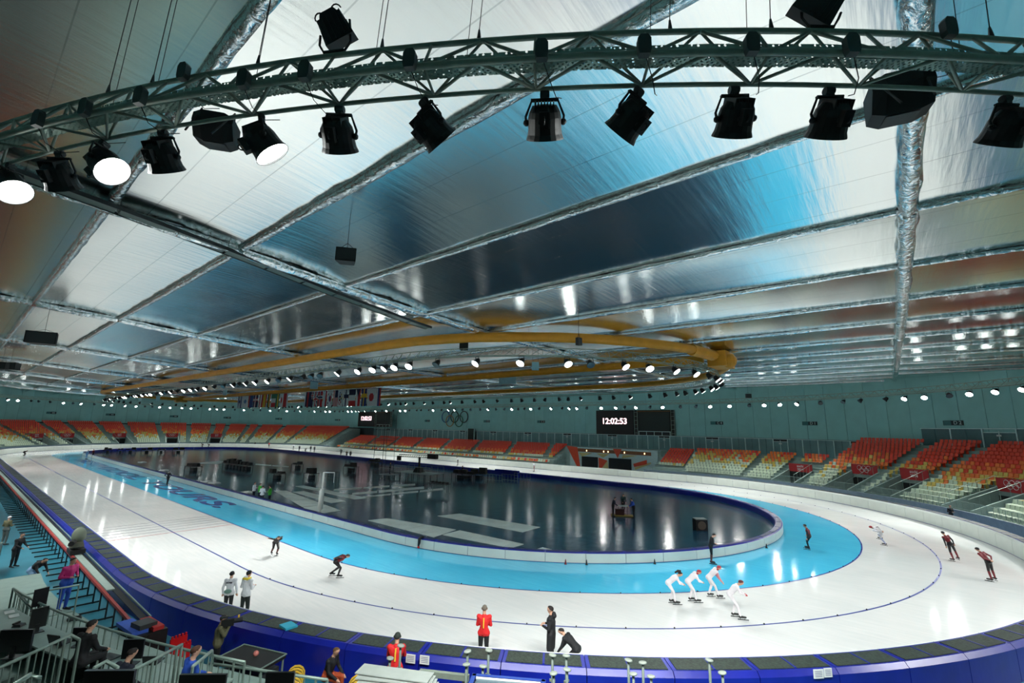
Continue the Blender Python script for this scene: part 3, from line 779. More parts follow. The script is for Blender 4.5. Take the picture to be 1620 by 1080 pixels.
# ---- the lamps of the near stretch, one by one as they hang
# (px, lit, aim offset in degrees from straight inward, pitch tilt, roll, label)
HERO = [(20, 256, True, -80, -0.1, 0, 'black floodlight with glowing white lens at the low end of the near truss'),
        (95, 243, False, 20, -0.05, 0, 'black floodlight seen from behind between the two glowing ones'),
        (165, 232, True, -80, -0.15, 0, 'black floodlight with glowing round lens and bent yoke on the near truss'),
        (258, 214, False, 12, -0.05, 0, 'black floodlight with dark lens hanging beside the crossing foil girder'),
        (415, 181, True, -52, -0.05, 0, 'black floodlight tilted sideways with bright lens rim next to the wedge loudspeaker'),
        (540, 157, True, 8, -0.08, 0.05, 'black floodlight seen from behind under the square uplight'),
        (672, 141, True, -42, -0.30, 0, 'black floodlight tilted away with ring handle on its ballast box'),
        (862, 131, True, 0, -0.06, 0.0, 'upright black floodlight seen square from behind on the bottom chord'),
        (1010, 129, True, 44, -0.30, 0, 'black floodlight tipped to one side with handle loop'),
        (1160, 130, True, 4, -0.08, -0.08, 'black drum floodlight with cooling ribs and two rating plates'),
        (1310, 133, True, 4, -0.08, -0.1, 'black drum floodlight beside the large wedge loudspeaker'),
        (1590, 152, True, 6, -0.08, -0.12, 'black drum floodlight past the thick foil wrapped girder')]
hero_u = []
for px, py, lit, off, tilt, roll, lab in HERO:
    P = pixd(px, py, TB[0]); P.z = TB[1]-0.1; uu = upos(P.x, P.y, ref=44.5); hero_u.append(uu)
    Q, nn, t = stad(uu, TB[0], ref=44.5)
    near_lamp((Q.x, Q.y, TB[1]-0.1), math.atan2(-nn.y, -nn.x)+math.radians(off), lit, tilt, roll, lab, power=1.0 if lit else 0.0)
# ---- the rest of the outer ring
U44 = slen(ref=44.5)
def lit_at(P):
    return RL.random() < (0.5 if P.y > 20 else 0.62)
k = 0; u = 0.9
while u < U44:
    P, nn, t = stad(u, TB[0], ref=44.5)
    du = min(abs(u-h) for h in hero_u); v = P-CAM; inview = v.dot(FW) > 2 and abs(v.dot(RT)/v.dot(FW)) < 1.15
    rg = (P.x > 60 and P.y < -22)
    if du > 1.2 and not rg:
        lit = lit_at(P); k += 1
        if P.y > 20: lab = ('lit' if lit else 'unlit')+' round floodlight hanging from the truss before the panelled wall'
        elif P.x < -56: lab = ('lit' if lit else 'unlit')+' round floodlight over the distant bend'
        elif P.x > 56: lab = ('lit' if lit else 'unlit')+' round floodlight over the bend by the tall seat stand'
        else: lab = ('lit' if lit else 'unlit')+' round floodlight over the near straight'
        yawj = RL.gauss(0, 0.5)
        if P.x > 56 and P.y < 12: yawj = abs(yawj)
        far_lamp((P.x, P.y, TB[1]-0.02), math.atan2(-nn.y, -nn.x)+yawj, lit, lab, 'floodlights on the outer truss', power=1.0)
    u += RL.choice([1.9, 2.4, 2.9, 3.4])
# ---- inner ring truss and lamps
IC2, IR2 = 53.5, 19.4
inner_t = thing('lighting_truss', 'oval inner lighting truss under the yellow air duct', 'truss')
def ring2(d, z, step=1.0):
    n = int(slen(IC2, IR2)/step); return [Vector((*stad(slen(IC2, IR2)*i/n, d, IC2, IR2)[0].xy, z)) for i in range(n)]
rb, rm, rt = ring2(IR2, 13.05), ring2(IR2-0.5, 13.05), ring2(IR2-0.25, 13.65)
for nm, q in (('outer_chord', rb), ('inner_chord', rm), ('top_chord', rt)): MB().tube(q, 0.035, 6, closed=True).build(nm, M_truss, inner_t)
lt = MB(); n = len(rb)
for i in range(n):
    j = (i+1) % n; lt.cyl(rt[i], rb[j], .02, 4, caps=False); lt.cyl(rb[i], rt[i], .02, 4, caps=False); lt.cyl(rm[i], rt[j], .02, 4, caps=False); lt.cyl(rb[i], rm[j], .018, 4, caps=False)
tag(lt.build('lattice_braces', M_truss, inner_t), kind='stuff')
u = 0.5; U2 = slen(IC2, IR2)
while u < U2:
    P, nn, t = stad(u, IR2, IC2, IR2)
    near = P.y < 0
    lit = RL.random() < (0.62 if P.x < 20 else 0.6) if near else RL.random() < (0.8 if P.x > 30 else 0.55)
    side = 'near side' if near else 'far side'
    lab = ('lit' if lit else 'unlit')+' round floodlight on the %s of the inner oval truss' % side
    far_lamp((P.x, P.y, 13.03), math.atan2(nn.y, nn.x)+RL.gauss(0, 0.35), lit, lab, 'floodlights on the inner truss', power=0.8)
    u += RL.choice([1.7, 2.2, 2.7, 3.3])
# ---- yellow air ducts
duct = thing('air_duct', 'golden yellow fabric air duct looping above the infield with a middle branch', 'air duct')
q = ring2(20.0, 14.35, 1.0)
def ductring():
    n = int(slen(IC2, 20)/0.8); secs = []
    for i in range(n):
        P, nn, t = stad(slen(IC2, 20)*i/n, 20.0, IC2, 20); s = []
        for k in range(10):
            a = 2*math.pi*k/10; rr = 0.39*(1+0.03*math.sin(i*1.1)); Q = P+nn*(rr*math.cos(a)); s.append((Q.x, Q.y, 14.28+rr*0.9*math.sin(a)))
        secs.append(s)
    return MB().sweep(secs, closed=True)
ductring().build('loop_duct', M_yellow, duct, smooth=True)
MB().tube([(x, 0.6, 14.28) for x in range(-72, 73, 2)], 0.37, 10).build('middle_duct', M_yellow, duct, smooth=True)
for s in (1, -1):
    pl = MB(); pl.box((s*73.6, 0.3, 14.05), (1.5, 2.8, 1.3)); pl.cyl((s*73.4, -1.5, 14.25), (s*72.8, -5, 14.28), 0.46, 12); pl.cyl((s*73.4, 2.0, 14.25), (s*72.8, 5.5, 14.28), 0.46, 12)
    pl.sphere((s*74.4, -0.3, 13.85), 0.62, 12, 8); pl.box((s*73.4, 0.4, 14.72), (1.0, 2.0, 0.2), taper=0.8)
    pl.build('end_plenum', M_yellow, duct)
hw = MB()
for i in range(0, len(q), 6): hw.cyl((q[i].x, q[i].y, 14.5), (q[i].x, q[i].y, zroof(q[i].y)+0.05), 0.008, 3, caps=False)
tag(hw.build('hanger_wires', M_dark, duct), kind='stuff')
# ================================================================== things hanging in the hall
def vert_z(P, py):
    """height at which the upright line through P crosses image row py"""
    lo_, hi_ = -1.0, 30.0
    for _ in range(60):
        mid = (lo_+hi_)/2; v = Vector((P.x, P.y, mid))-CAM; y = 540-FPX*v.dot(UP)/v.dot(FW)
        if y > py: lo_ = mid
        else: hi_ = mid
    return (lo_+hi_)/2
def outward_at(uu, d, z, ref=44.5):
    P, nn, t = stad(uu, d, ref=ref); return Vector((P.x, P.y, z)), nn, Vector((-nn.y, nn.x, 0))
# dark boxes and their leads on the near truss
M_jbox = mat('junction_box_grey', srgb(58, 72, 70), 0.5)
jx = MB(); jx.sweep([[(x, y, z) for y, z in ((-0.07, -0.15), (0.07, -0.15), (0.09, -0.08), (0.09, 0.09), (0.05, 0.15), (-0.05, 0.15), (-0.09, 0.09), (-0.09, -0.08))] for x in (-0.05, 0.05)]); JM = jx.mesh('housing', M_jbox)
for k, (px, py, ch, lab) in enumerate([(58, 228, 'm', 'at the low end of the truss'), (133, 208, 'm', 'above the glowing floodlight'), (222, 186, 'm', 'next to the crossing girder'), (292, 138, 't', 'on the top tube where the girder crosses'), (387, 150, 'm', 'above the wedge loudspeaker'), (484, 134, 'm', 'under the square uplight'), (650, 113, 'm', 'above the tilted floodlight'), (857, 99, 'm', 'above the square-on floodlight'), (1018, 92, 'm', 'above the tipped floodlight'), (1187, 90, 'm', 'above the drum floodlight'), (1345, 98, 'm', 'beside the big wedge loudspeaker'), (1498, 70, 't', 'on the top tube by the thick girder')]):
    d = TM if ch == 'm' else TT
    P = pixd(px, py, d[0]+0.08); uu = upos(P.x, P.y, ref=44.5); Q, nn, tn = outward_at(uu, d[0]+0.13, d[1])
    t = thing('junction_box', 'dark grey power box on the near truss '+lab, 'power box', Q, math.atan2(nn.y, nn.x), 'power boxes on the near truss')
    link('housing', JM, t)
    c = MB(); pts = [Vector((-0.02, 0.03, -0.18)), Vector((-0.1, 0.12, -0.42)), Vector((-0.3, 0.2, -0.5)), Vector((-0.5, 0.28, -0.36))]
    c.tube(pts, 0.007, 4).build('lead', M_black, t)
# suspension wires of the near truss
for px, py, lab in [(168, 160, 'the low end of the truss'), (240, 140, 'the crossing girder'), (407, 110, 'the wedge loudspeaker'), (605, 74, 'the tilted floodlight'), (758, 58, 'the square-on floodlight'), (1060, 47, 'the tipped floodlight'), (1220, 50, 'the drum floodlight'), (1575, 95, 'the thick girder')]:
    P = pixd(px, py, TT[0]); uu = upos(P.x, P.y, ref=44.5); Q, nn, tn = outward_at(uu, TT[0], TT[1])
    t = thing('suspension_wire', 'pair of thin steel wires holding the near truss above '+lab, 'wire', Q, math.atan2(nn.y, nn.x), 'wires of the near truss')
    MB().cyl((0, 0, 0.04), (0, 0, 0.2), 0.035, 6, 0.015).build('bracket', M_dark, t)
    MB().cyl((0, 0, 0.18), (0, 0.12, zroof(Q.y)-TT[1]+0.02), 0.007, 4).build('wire', M_black, t)
    MB().cyl((-0.24, -0.25, -0.35), (-0.24, -0.12, zroof(Q.y)-TT[1]+0.02), 0.006, 4).build('wire', M_black, t)
# wires of the rest of the outer ring
# square uplights standing on the top tube
def uplight(px, py, aim, tilt, lab, sc=1.0):
    P = pixd(px, py, TT[0]); uu = upos(P.x, P.y, ref=44.5); Q, nn, tn = outward_at(uu, TT[0], TT[1]+0.045)
    t = thing('square_uplight', lab, 'floodlight', Q, 0, 'square uplights', rot=(0, 0, math.atan2(nn.y, nn.x)))
    M = Matrix.Rotation(aim, 3, 'X') @ Matrix.Rotation(tilt, 3, 'Y'); c = Vector((0, 0, 0.42))
    b = MB(); b.box((0, 0, 0), (0.24, 0.50*sc, 0.42*sc), None, taper=0.82); b.box((0.0, 0, 0.26*sc), (0.16, 0.34, 0.12), None, taper=0.7)
    for k in range(6): b.box((0.13, -0.2+0.08*k, 0), (0.05, 0.012, 0.36*sc))
    b.v = [tuple(M @ Vector(v)+c) for v in b.v]; b.build('housing', M_lampb, t)
    f = MB(); f.box((-0.13, 0, 0), (0.02, 0.44*sc, 0.34*sc)); f.v = [tuple(M @ Vector(v)+c) for v in f.v]; f.build('glass', M_lensoff, t)
    y = MB(); y.tube([M @ Vector((0, 0.27*sc, 0.05))+c, Vector((0, 0.27, 0.18)), Vector((0, 0.18, 0.03)), Vector((0, -0.18, 0.03)), Vector((0, -0.27, 0.18)), M @ Vector((0, -0.27*sc, 0.05))+c], 0.02, 6); y.box((0, 0, 0.02), (0.06, 0.36, 0.04)); y.build('bracket', M_lampb, t)
    for s in (-1, 1):
        h = MB(); h.tube([M @ Vector((0.02, s*0.15+0.08*math.cos(k*math.pi/6), 0.27+0.09*math.sin(k*math.pi/6)))+c for k in range(7)], 0.012, 5); h.build('handle', M_lampb, t)
uplight(528, 96, 0.45, 0.3, 'square black uplight with ring handles standing on the near truss')
uplight(1300, 58, -0.6, 0.3, 'square black uplight leaning over beside the thick foil girder', 1.25)
# wedge loudspeakers hung behind the truss
M_spk = mat('loudspeaker_black', srgb(20, 27, 28), 0.6); M_grille = mat('loudspeaker_grille', srgb(34, 44, 46), 0.5, bump=0.4, bscale=80)
def wedge(px, py, sc, rz, lab):
    P = pixd(px, py, 43.55); uu = upos(P.x, P.y, ref=44.5); Q, nn, tn = outward_at(uu, 43.5, P.z)
    t = thing('wedge_loudspeaker', lab, 'loudspeaker', Q, math.atan2(nn.y, nn.x)+rz, 'wedge loudspeakers')
    secs = []
    for y in (-0.36, -0.2, 0.2, 0.36):
        k = 0.8 if abs(y) > 0.3 else 1.0
        secs.append([(x*sc, y*sc, z*sc) for x, z in ((-0.30*k, -0.26*k), (0.10, -0.30*k), (0.34*k, 0.02), (0.30*k, 0.24*k), (-0.26*k, 0.24*k))])
    MB().sweep(secs).build('cabinet', M_spk, t)
    g = MB(); g.add([(-0.24*sc, -0.2*sc, -0.285*sc), (0.08*sc, -0.2*sc, -0.315*sc), (0.08*sc, 0.2*sc, -0.315*sc), (-0.24*sc, 0.2*sc, -0.285*sc)], [(3, 2, 1, 0)]); g.build('grille', M_grille, t)
    for s in (-1, 1):
        a = MB(); a.tube([(0, s*0.3*sc, 0.2*sc), (0.05, s*0.3*sc, 0.42*sc), (0.72, s*0.2, 12.9-Q.z)], 0.018, 5); a.build('hanger', M_black, t)
wedge(340, 205, 0.95, 0.5, 'black wedge loudspeaker hung between two floodlights at the low end of the truss')
wedge(1425, 152, 1.15, -0.5, 'large black wedge loudspeaker hung in front of the thick foil girder')
# loudspeakers on long drops from the roof
def drop_box(pt, pb, w_, h_, rz, lab, name='hanging_loudspeaker'):
    P = roofhit(pt[0], pt[1]); z = vert_z(P, pb)
    t = thing(name, lab, 'loudspeaker', (P.x, P.y, z), YAW+math.pi+rz, 'loudspeakers on drops')
    dist = (Vector((P.x, P.y, z))-CAM).length; W = w_*dist/FPX*0.92; H = h_*dist/FPX*0.92
    b = MB(); b.sweep([[(x, y, zz) for y, zz in ((-W*k/2, -H/2), (W*k/2, -H/2), (W*k/2, H/2), (-W*k/2, H/2))] for x, k in ((-W*0.35, 0.7), (W*0.3, 1.0))]); b.build('cabinet', M_spk, t)
    g = MB(); g.box((W*0.31, 0, 0), (0.02, W*0.9, H*0.86)); g.build('grille', M_grille, t)
    c = MB(); c.cyl((0, 0, H/2), (0, 0, zroof(P.y)+0.06-z), 0.012, 4); c.build('drop_wire', M_black, t)
    br = MB(); br.tube([(0, -W*0.4, H/2), (0, 0, H/2+0.25), (0, W*0.4, H/2)], 0.012, 4); br.build('bridle', M_black, t)
drop_box((554, 345), 405, 31, 22, 0.2, 'black loudspeaker on a long wire under the dark middle of the roof')
drop_box((77, 497), 535, 28, 14, 0.5, 'black loudspeaker hanging over the near straight')
drop_box((735, 528), 548, 15, 12, 0.0, 'small black loudspeaker in front of the yellow duct')
drop_box((915, 484), 540, 11, 13, 0.8, 'small black loudspeaker turned edgewise in front of the yellow duct')
drop_box((1182, 606), 626, 8, 6, 0.0, 'tiny black loudspeaker before the panelled wall near the duct end')
drop_box((20, 560), 579, 18, 8, 0.2, 'black loudspeaker far over the near straight')
drop_box((8, 555), 579, 12, 7, 0.2, 'black loudspeaker next to its twin far over the near straight')
# pale hanging panels inside the oval
M_panelg = mat('pale_screen_back', srgb(150, 190, 196), 0.6)
for px, py, w_, h_, y0, lab in [(803, 598, 27, 18, 6, 'large pale rectangular screen back hanging inside the oval'), (665, 601, 8, 17, 2, 'slim pale hanging box beside another under the near duct'), (702, 597, 9, 17, 2, 'pale hanging box under the bright lamps of the near duct'), (847, 579, 11, 13, -8, 'folded pale panel hanging below the inner lamps'), (250, 630, 6, 8, -6, 'small white hanging box by the flag end'), (222, 630, 5, 7, -6, 'small white hanging box by the duct end'), (356, 620, 6, 10, -4, 'small pale hanging box above the flags'), (497, 608, 12, 14, -4, 'slanted pale panel above the middle flags')]:
    P = pixy(px, py, y0); k = (P-CAM).dot(FW)/FPX
    t = thing('suspended_board', lab, 'panel', P, YAW-math.pi/2, 'pale panels inside the oval')
    MB().box((0, 0, 0), (w_*k, 0.12, h_*k)).build('board', M_panelg, t)
    f = MB()
    for s in (-1, 1): f.cyl((s*w_*k*0.4, 0, h_*k/2), (s*w_*k*0.4, 0, zroof(P.y)+0.06-P.z), 0.015, 4)
    for s in (-1, 1): MB().cyl((s*w_*k*0.4, 0, h_*k/2), (s*w_*k*0.4, 0, zroof(P.y)+0.06-P.z), 0.015, 4).build('hanger', M_dark, t)
# catwalk under the crossing girder
M_cat = mat('catwalk_sheet', srgb(96, 116, 112), 0.45, metal=0.3)
ca, cb_ = roofhit(45, 283, 0.35), roofhit(540, 470, 0.35); kx = (cb_.x-ca.x)/(cb_.y-ca.y)
cw = thing('catwalk', 'narrow grey maintenance catwalk hung under the crossing foil girder', 'catwalk', (0, 0, 0))
cy0, cy1 = ca.y-1.5, -21.2; n = 11
def cpt(i, off=0.0, dz=0.0):
    y = cy0+(cy1-cy0)*i/n; return Vector((ca.x+kx*(y-ca.y)+off, y, zroof(y)-0.35+dz))
for i in range(n):
    a, b = cpt(i+0.03), cpt(i+0.97); m = MB(); m.sweep([[p_+Vector((-0.3, 0, 0)), p_+Vector((0.3, 0, 0)), p_+Vector((0.3, 0, 0.03)), p_+Vector((-0.3, 0, 0.03))] for p_ in (a, b)]); m.build('deck_panel', M_cat, cw)
for s in (-1, 1):
    m = MB(); m.sweep([[cpt(i, 0.32*s-0.02, -0.03), cpt(i, 0.32*s+0.02, -0.03), cpt(i, 0.32*s+0.02, 0.12), cpt(i, 0.32*s-0.02, 0.12)] for i in range(n+1)]); m.build('side_beam', M_dark, cw)
    for i in range(0, n+1, 2): MB().cyl(cpt(i, 0.32*s), cpt(i, 0.32*s, 0.36), 0.012, 4).build('hanger_rod', M_dark, cw)

# ================================================================== on the far wall
M_screen = mat('led_screen_black', srgb(16, 22, 22), 0.35, var=0.1, scale=20)
M_led = mat('clock_digits_lit', (1, 1, 1, 1), 0.5, emit=((1.0, 0.62, 0.66, 1), 2.6))
M_scr2 = mat('projection_screen_grey', srgb(36, 46, 42), 0.6)
def clock_set(x0, x1, x2, zb, zt, y, lab):
    t = thing('clock_screen', 'black electronic display showing red-white time digits '+lab, 'display', ((x0+x1)/2, y, zb))
    W = x1-x0; H = zt-zb
    MB().box((0, 0, H/2), (W, 0.35, H)).build('cabinet', M_screen, t)
    bz = MB()
    for k in range(11):
        for zz in (0.12, H-0.12): bz.box((-W/2+W*(k+0.5)/11, -0.19, zz), (0.1, 0.02, 0.1))
    tag(bz.build('rim_studs', M_dark, t), kind='stuff')
    Mt = Matrix(((1, 0, 0, 0), (0, 0, -1, -0.19), (0, 1, 0, H*0.54), (0, 0, 0, 1)))
    text('digits', '12:02:53', W*0.2, M_led, t, Mt, bold=0.035)
    f = thing('framed_screen', 'blank grey screen in a pale scaffold frame '+lab, 'screen', ((x1+x2)/2, y, zb)); V = x2-x1
    MB().box((0, 0, H*0.55), (V*0.74, 0.2, H*0.72)).build('blank_sheet', M_scr2, f)
    MB().box((0, 0.14, H*0.5), (V*0.98, 0.05, H*1.0)).build('backing', M_screen, f)
    if y < 53:
        for q in (-0.3, 0.3): MB().box((V*q, 1.1, H*0.8), (0.15, 2.2, 0.15)).build('wall_bracket', M_dark, f)
    for s in (-1, 1):
        for q in (0.40, 0.48): MB().box((s*V*q, -0.05, H/2), (0.09, 0.09, H)).build('post', M_steel, f)
        for k in range(6): MB().box((s*V*0.44, -0.05, H*(k+0.5)/6), (V*0.08, 0.06, 0.07)).build('rung', M_steel, f)
    MB().box((0, -0.08, H*0.15), (V*0.76, 0.09, 0.12)).build('bottom_rail', M_mull, f)
    for k in range(5): MB().box((-V*0.37+V*0.74*k/4, -0.08, H*0.08), (0.09, 0.09, H*0.15)).build('foot', M_mull, f)
    MB().box((0, -0.12, H*0.95), (V*0.8, 0.06, 0.16)).build('top_garland', mat('orange_trim', srgb(120, 84, 44), 0.6), f)
clock_set(31.9, 41.0, 50.2, 7.0, 12.3, 53.6, 'above the orange portal')
clock_set(-63.0, -53.2, -43.2, 7.5, 12.6, 51.8, 'beyond the scaffold tower')
# five ring emblem
em = thing('ring_emblem', 'five interlaced coloured rings emblem on the pale wall', 'emblem', (-15.6, 53.8, 10.35))
for nm, cx_, cz, col in (('blue_ring', -3.9, 0.55, srgb(38, 88, 150)), ('black_ring', 0, 0.55, srgb(18, 20, 22)), ('red_ring', 3.9, 0.55, srgb(60, 20, 26)), ('yellow_ring', -1.95, -0.65, srgb(176, 132, 70)), ('green_ring', 1.95, -0.65, srgb(24, 104, 70))):
    pts = [(cx_+1.62*math.cos(k*math.pi/16), -0.05*(1 if cz > 0 else 2), cz+1.62*math.sin(k*math.pi/16)) for k in range(32)]
    o = MB().tube(pts, 0.13, 6, closed=True).build(nm, mat(nm, col, 0.4), em, smooth=True); o['label'] = nm.replace('_', ' ')
# sector signs
M_sgn = mat('sign_plate', srgb(24, 44, 46), 0.5); M_sgnt = mat('sign_print', srgb(190, 214, 210), 0.5); M_sgn2 = mat('sign_teal', srgb(60, 120, 122), 0.5)
for px, py, w_, tx_ in [(1134, 669, 21, 'C 4'), (1281, 670, 24, 'D 1'), (1508, 669, 30, 'D 2'), (856, 667, 12, 'C 3'), (770, 667, 11, 'C 2'), (676, 664, 9, 'C 1'), (83, 645, 14, None), (176, 649, 13, None), (276, 653, 12, None), (360, 656, 10, None), (441, 660, 9, None), (534, 662, 6, None)]:
    P = pixd(px, py, WALL_D-0.12); a = math.atan2(P.y, P.x-max(-CX, min(CX, P.x))) if abs(P.x) > CX else math.pi/2
    k = (P-CAM).length/FPX*1.0; W = 2.35; H = 0.62
    t = thing('sector_sign', ('dark sector sign reading %s on the pale wall' % tx_) if tx_ else 'dark sector sign high on the wall behind the distant end stand', 'sign', (P.x, P.y, 9.68), a-math.pi/2, 'sector signs')
    MB().box((0, 0, 0), (W, 0.06, H)).build('plate', M_sgn, t)
    MB().box((-W*0.29, -0.035, 0), (W*0.38, 0.02, H*0.9)).build('teal_field', M_sgn2, t)
    Mt = Matrix(((1, 0, 0, W*0.22), (0, 0, -1, -0.035), (0, 1, 0, 0), (0, 0, 0, 1)))
    if tx_: text('lettering', tx_, 0.62, M_sgnt, t, Mt, bold=0.01)
    else: MB().box((W*0.2, -0.035, 0), (W*0.3, 0.02, H*0.3)).build('print', M_sgnt, t)
for px, py, w_, h_, lab in [(745, 686, 13, 17, 'tall dark green board standing before the wall partition by the ring emblem'), (548, 677, 11, 9, 'dark green board before the wall by the far clock')]:
    P = pixd(px, py, 52.8); k = (P-CAM).dot(FW)/FPX
    t = thing('notice_board', lab, 'board', (P.x, P.y, 4.15))
    MB().box((0, 0, h_*k/2), (w_*k, 0.15, h_*k*1.25)).build('panel', mat('board_green', srgb(30, 44, 36), 0.6), t)
    for s in (-1, 1): MB().box((s*w_*k*0.55, 0, h_*k/2), (0.12, 0.2, h_*k*1.3)).build('post', M_mull, t)
# ================================================================== flags
FC = {c: mat('flag_'+c, v, 0.7, var=0.04) for c, v in dict(white=srgb(214, 226, 228), red=srgb(196, 40, 46), blue=srgb(36, 54, 120), navy=srgb(28, 34, 76), yellow=srgb(228, 190, 52), green=srgb(40, 110, 84), black=srgb(24, 24, 28), sky=srgb(90, 140, 190)).items()}
FN = list(FC)
def bands_v(*c): return lambda u, v: c[min(len(c)-1, int(u*len(c)))]
def bands_h(*c): return lambda u, v: c[min(len(c)-1, int(v*len(c)))]
def cross(bg, c1, c2=None):
    def f(u, v):
        if c2 and (abs(u-0.5) < 0.06 or abs(v-0.38) < 0.05): return c2
        return c1 if (abs(u-0.5) < 0.13 or abs(v-0.38) < 0.10) else bg
    return f
def disc(bg, c, r=0.27, cy=0.5): return lambda u, v: c if (u-0.5)**2+((v-cy)*1.25)**2 < r*r else bg
def israel(u, v): return 'blue' if abs(u-0.2) < 0.07 or abs(u-0.8) < 0.07 or (abs(u-0.5)+abs(v-0.5) < 0.2) else 'white'
def usa(u, v): return 'navy' if (v < 0.42 and u > 0.45) else ('red' if int(u*9) % 2 == 0 else 'white')
def czech(u, v): return 'navy' if v < 0.45-abs(u-0.5)*0.9 else ('white' if u < 0.5 else 'red')
def aus(u, v): return ('red' if abs(u-0.72) < 0.06 or abs(v-0.25) < 0.05 else 'white') if (u > 0.5 and v < 0.5 and (abs(u-0.72) < 0.1 or abs(v-0.25) < 0.09)) else 'navy'
def uk(u, v):
    if abs(u-0.5) < 0.09 or abs(v-0.5) < 0.07: return 'red'
    if abs(u-0.5) < 0.15 or abs(v-0.5) < 0.12: return 'white'
    return 'white' if abs(abs(u-0.5)-abs(v-0.5)) < 0.06 else 'navy'
def korea(u, v):
    if (u-0.5)**2+((v-0.5)*1.25)**2 < 0.06: return 'red' if u > 0.5 else 'blue'
    return 'black' if abs(abs(u-0.5)-0.33) < 0.08 and abs(abs(v-0.5)-0.3) < 0.06 else 'white'
def rings5(u, v):
    for a, b, c in ((0.36, 0.26, 'blue'), (0.36, 0.5, 'black'), (0.36, 0.74, 'red'), (0.6, 0.38, 'yellow'), (0.6, 0.62, 'green')):
        r = math.hypot((u-a), (v-b)*1.2)
        if 0.1 < r < 0.17: return c
    return 'white'
def spain(u, v): return 'yellow' if 0.25 < u < 0.75 else 'red'
FL = [(377, 384, israel, 'white flag with blue bars and star'), (384.5, 393.5, disc('white', 'sky', 0.2), 'white and pale blue flag'), (394, 401, bands_v('red', 'blue', 'blue'), 'dark red and blue flag'), (401.5, 409, cross('navy', 'red', 'white'), 'dark flag with red cross'), (410, 414.5, bands_v('white', 'red', 'white'), 'white flag with red band'), (415, 423, spain, 'red and yellow striped flag'), (424.5, 429, bands_v('black', 'yellow', 'red'), 'black, yellow and red flag'), (430, 437, bands_h('green', 'white', 'red'), 'green, white and red flag'), (437.5, 443, bands_v('green', 'yellow', 'green'), 'green flag with thin yellow band'), (444, 449, disc('white', 'red', 0.3), 'white flag with dark red leaf'), (449.5, 457, bands_v('red', 'red', 'white'), 'red flag with white edge'),
      (483, 489, bands_v('white', 'navy', 'red'), 'narrow white, navy and red flag'), (489.5, 496.5, aus, 'navy flag with small cross in the corner'), (497.5, 503, uk, 'navy flag with red and white crossed bars'), (503.5, 511, cross('red', 'white', 'navy'), 'red flag with navy and white cross'), (512, 518, bands_v('white', 'white', 'red'), 'white and red flag'), (519, 527, korea, 'white flag with red and blue disc'), (528, 535, usa, 'red and white striped flag with navy corner'), (536, 544, rings5, 'white flag with small coloured rings'), (545, 552, cross('white', 'navy'), 'white flag with navy cross'), (553, 563, bands_h('navy', 'white', 'red'), 'navy, white and red flag'), (564, 571, czech, 'white and red flag with navy wedge'), (572.5, 581, cross('blue', 'yellow'), 'blue flag with yellow cross'), (582, 595.5, disc('white', 'red', 0.3), 'white flag with red disc'), (596.5, 603, bands_v('white', 'blue', 'red'), 'white, blue and red striped flag')]
YF = 4.0
def ftop(px): return 626.5+(px-377)*(613.5-626.5)/(603-377)
def fbot(px): return 644.5+(px-377)*(642.0-644.5)/(603-377)
for x0, x1, fn, lab in FL:
    A = pixy(x0, ftop(x0), YF); B = pixy(x1, ftop(x1), YF); H = A.z-pixy(x0, fbot(x0), YF).z; W = (B-A).length
    t = thing('hanging_flag', lab+' hanging in the row inside the oval', 'flag', A, math.atan2((B-A).y, (B-A).x), 'row of national flags')
    mb = MB(); nx, ny = 18, 18; ph = R.random()*6
    vs = [(W*i/nx, 0.06*math.sin(5*i/nx+ph)*(0.3+j/ny), -H*j/ny) for i in range(nx+1) for j in range(ny+1)]
    mb.v = vs
    for i in range(nx):
        for j in range(ny):
            k = i*(ny+1)+j; mb.f.append((k, k+ny+1, k+ny+2, k+1)); mb.m.append(FN.index(fn((i+0.5)/nx, (j+0.5)/ny)))
    o = mb.build('cloth', [FC[c] for c in FN], t); md = o.modifiers.new('thickness', 'SOLIDIFY'); md.thickness = 0.01
    MB().cyl((-0.05, 0, 0.02), (W+0.05, 0, 0.02), 0.03, 5).build('pole', M_dark, t)
    MB().cyl((W/2, 0, 0.03), (W/2, 0, zroof(YF)+0.1-A.z), 0.008, 3).build('hanger', M_dark, t)
# ================================================================== coloured portal on the far straight
M_org = mat('portal_orange', srgb(214, 74, 40), 0.5); M_ochre = mat('portal_ochre', srgb(196, 178, 116), 0.5); M_pale = mat('portal_pale', srgb(186, 206, 202), 0.5); M_brown = mat('portal_brown', srgb(126, 74, 36), 0.5)
pt = thing('entrance_portal', 'patterned orange, cream and white entrance portal with two dark doorways', 'portal', (30, 45.0, 0.0))
PW = 19.5; MB().box((PW/2, 0.2, 2.1), (PW, 0.3, 4.2)).build('wall_face', M_pale, pt)
def tri(pts, m, nm, y=0.0):
    mb = MB(); k = len(pts); mb.add([(x, y, z) for x, z in pts]+[(x, y+0.06, z) for x, z in pts], [tuple(range(k)), tuple(range(2*k-1, k-1, -1))]+[(i, (i+1) % k, k+(i+1) % k, k+i) for i in range(k)]); mb.build(nm, m, pt)
tri([(0.2, 4.0), (PW-1.2, 3.85), (PW-1.2, 3.2), (0.2, 3.3)], M_brown, 'frieze', 0.0)
for q in (4.2, 8.2, 9.2, 12.8, 17.0):
    MB().box((q, -0.05, 3.55), (0.16, 0.1, 0.3)).build('wall_lamp', mat('portal_lamp_glow', (1, 0.8, 0.45, 1), 0.5, emit=((1, 0.75, 0.35, 1), 3.0)), pt)
tri([(-0.8, 4.4), (1.9, 4.2), (2.6, 0.2), (1.8, 0.2)], M_org, 'orange_wedge', -0.06)
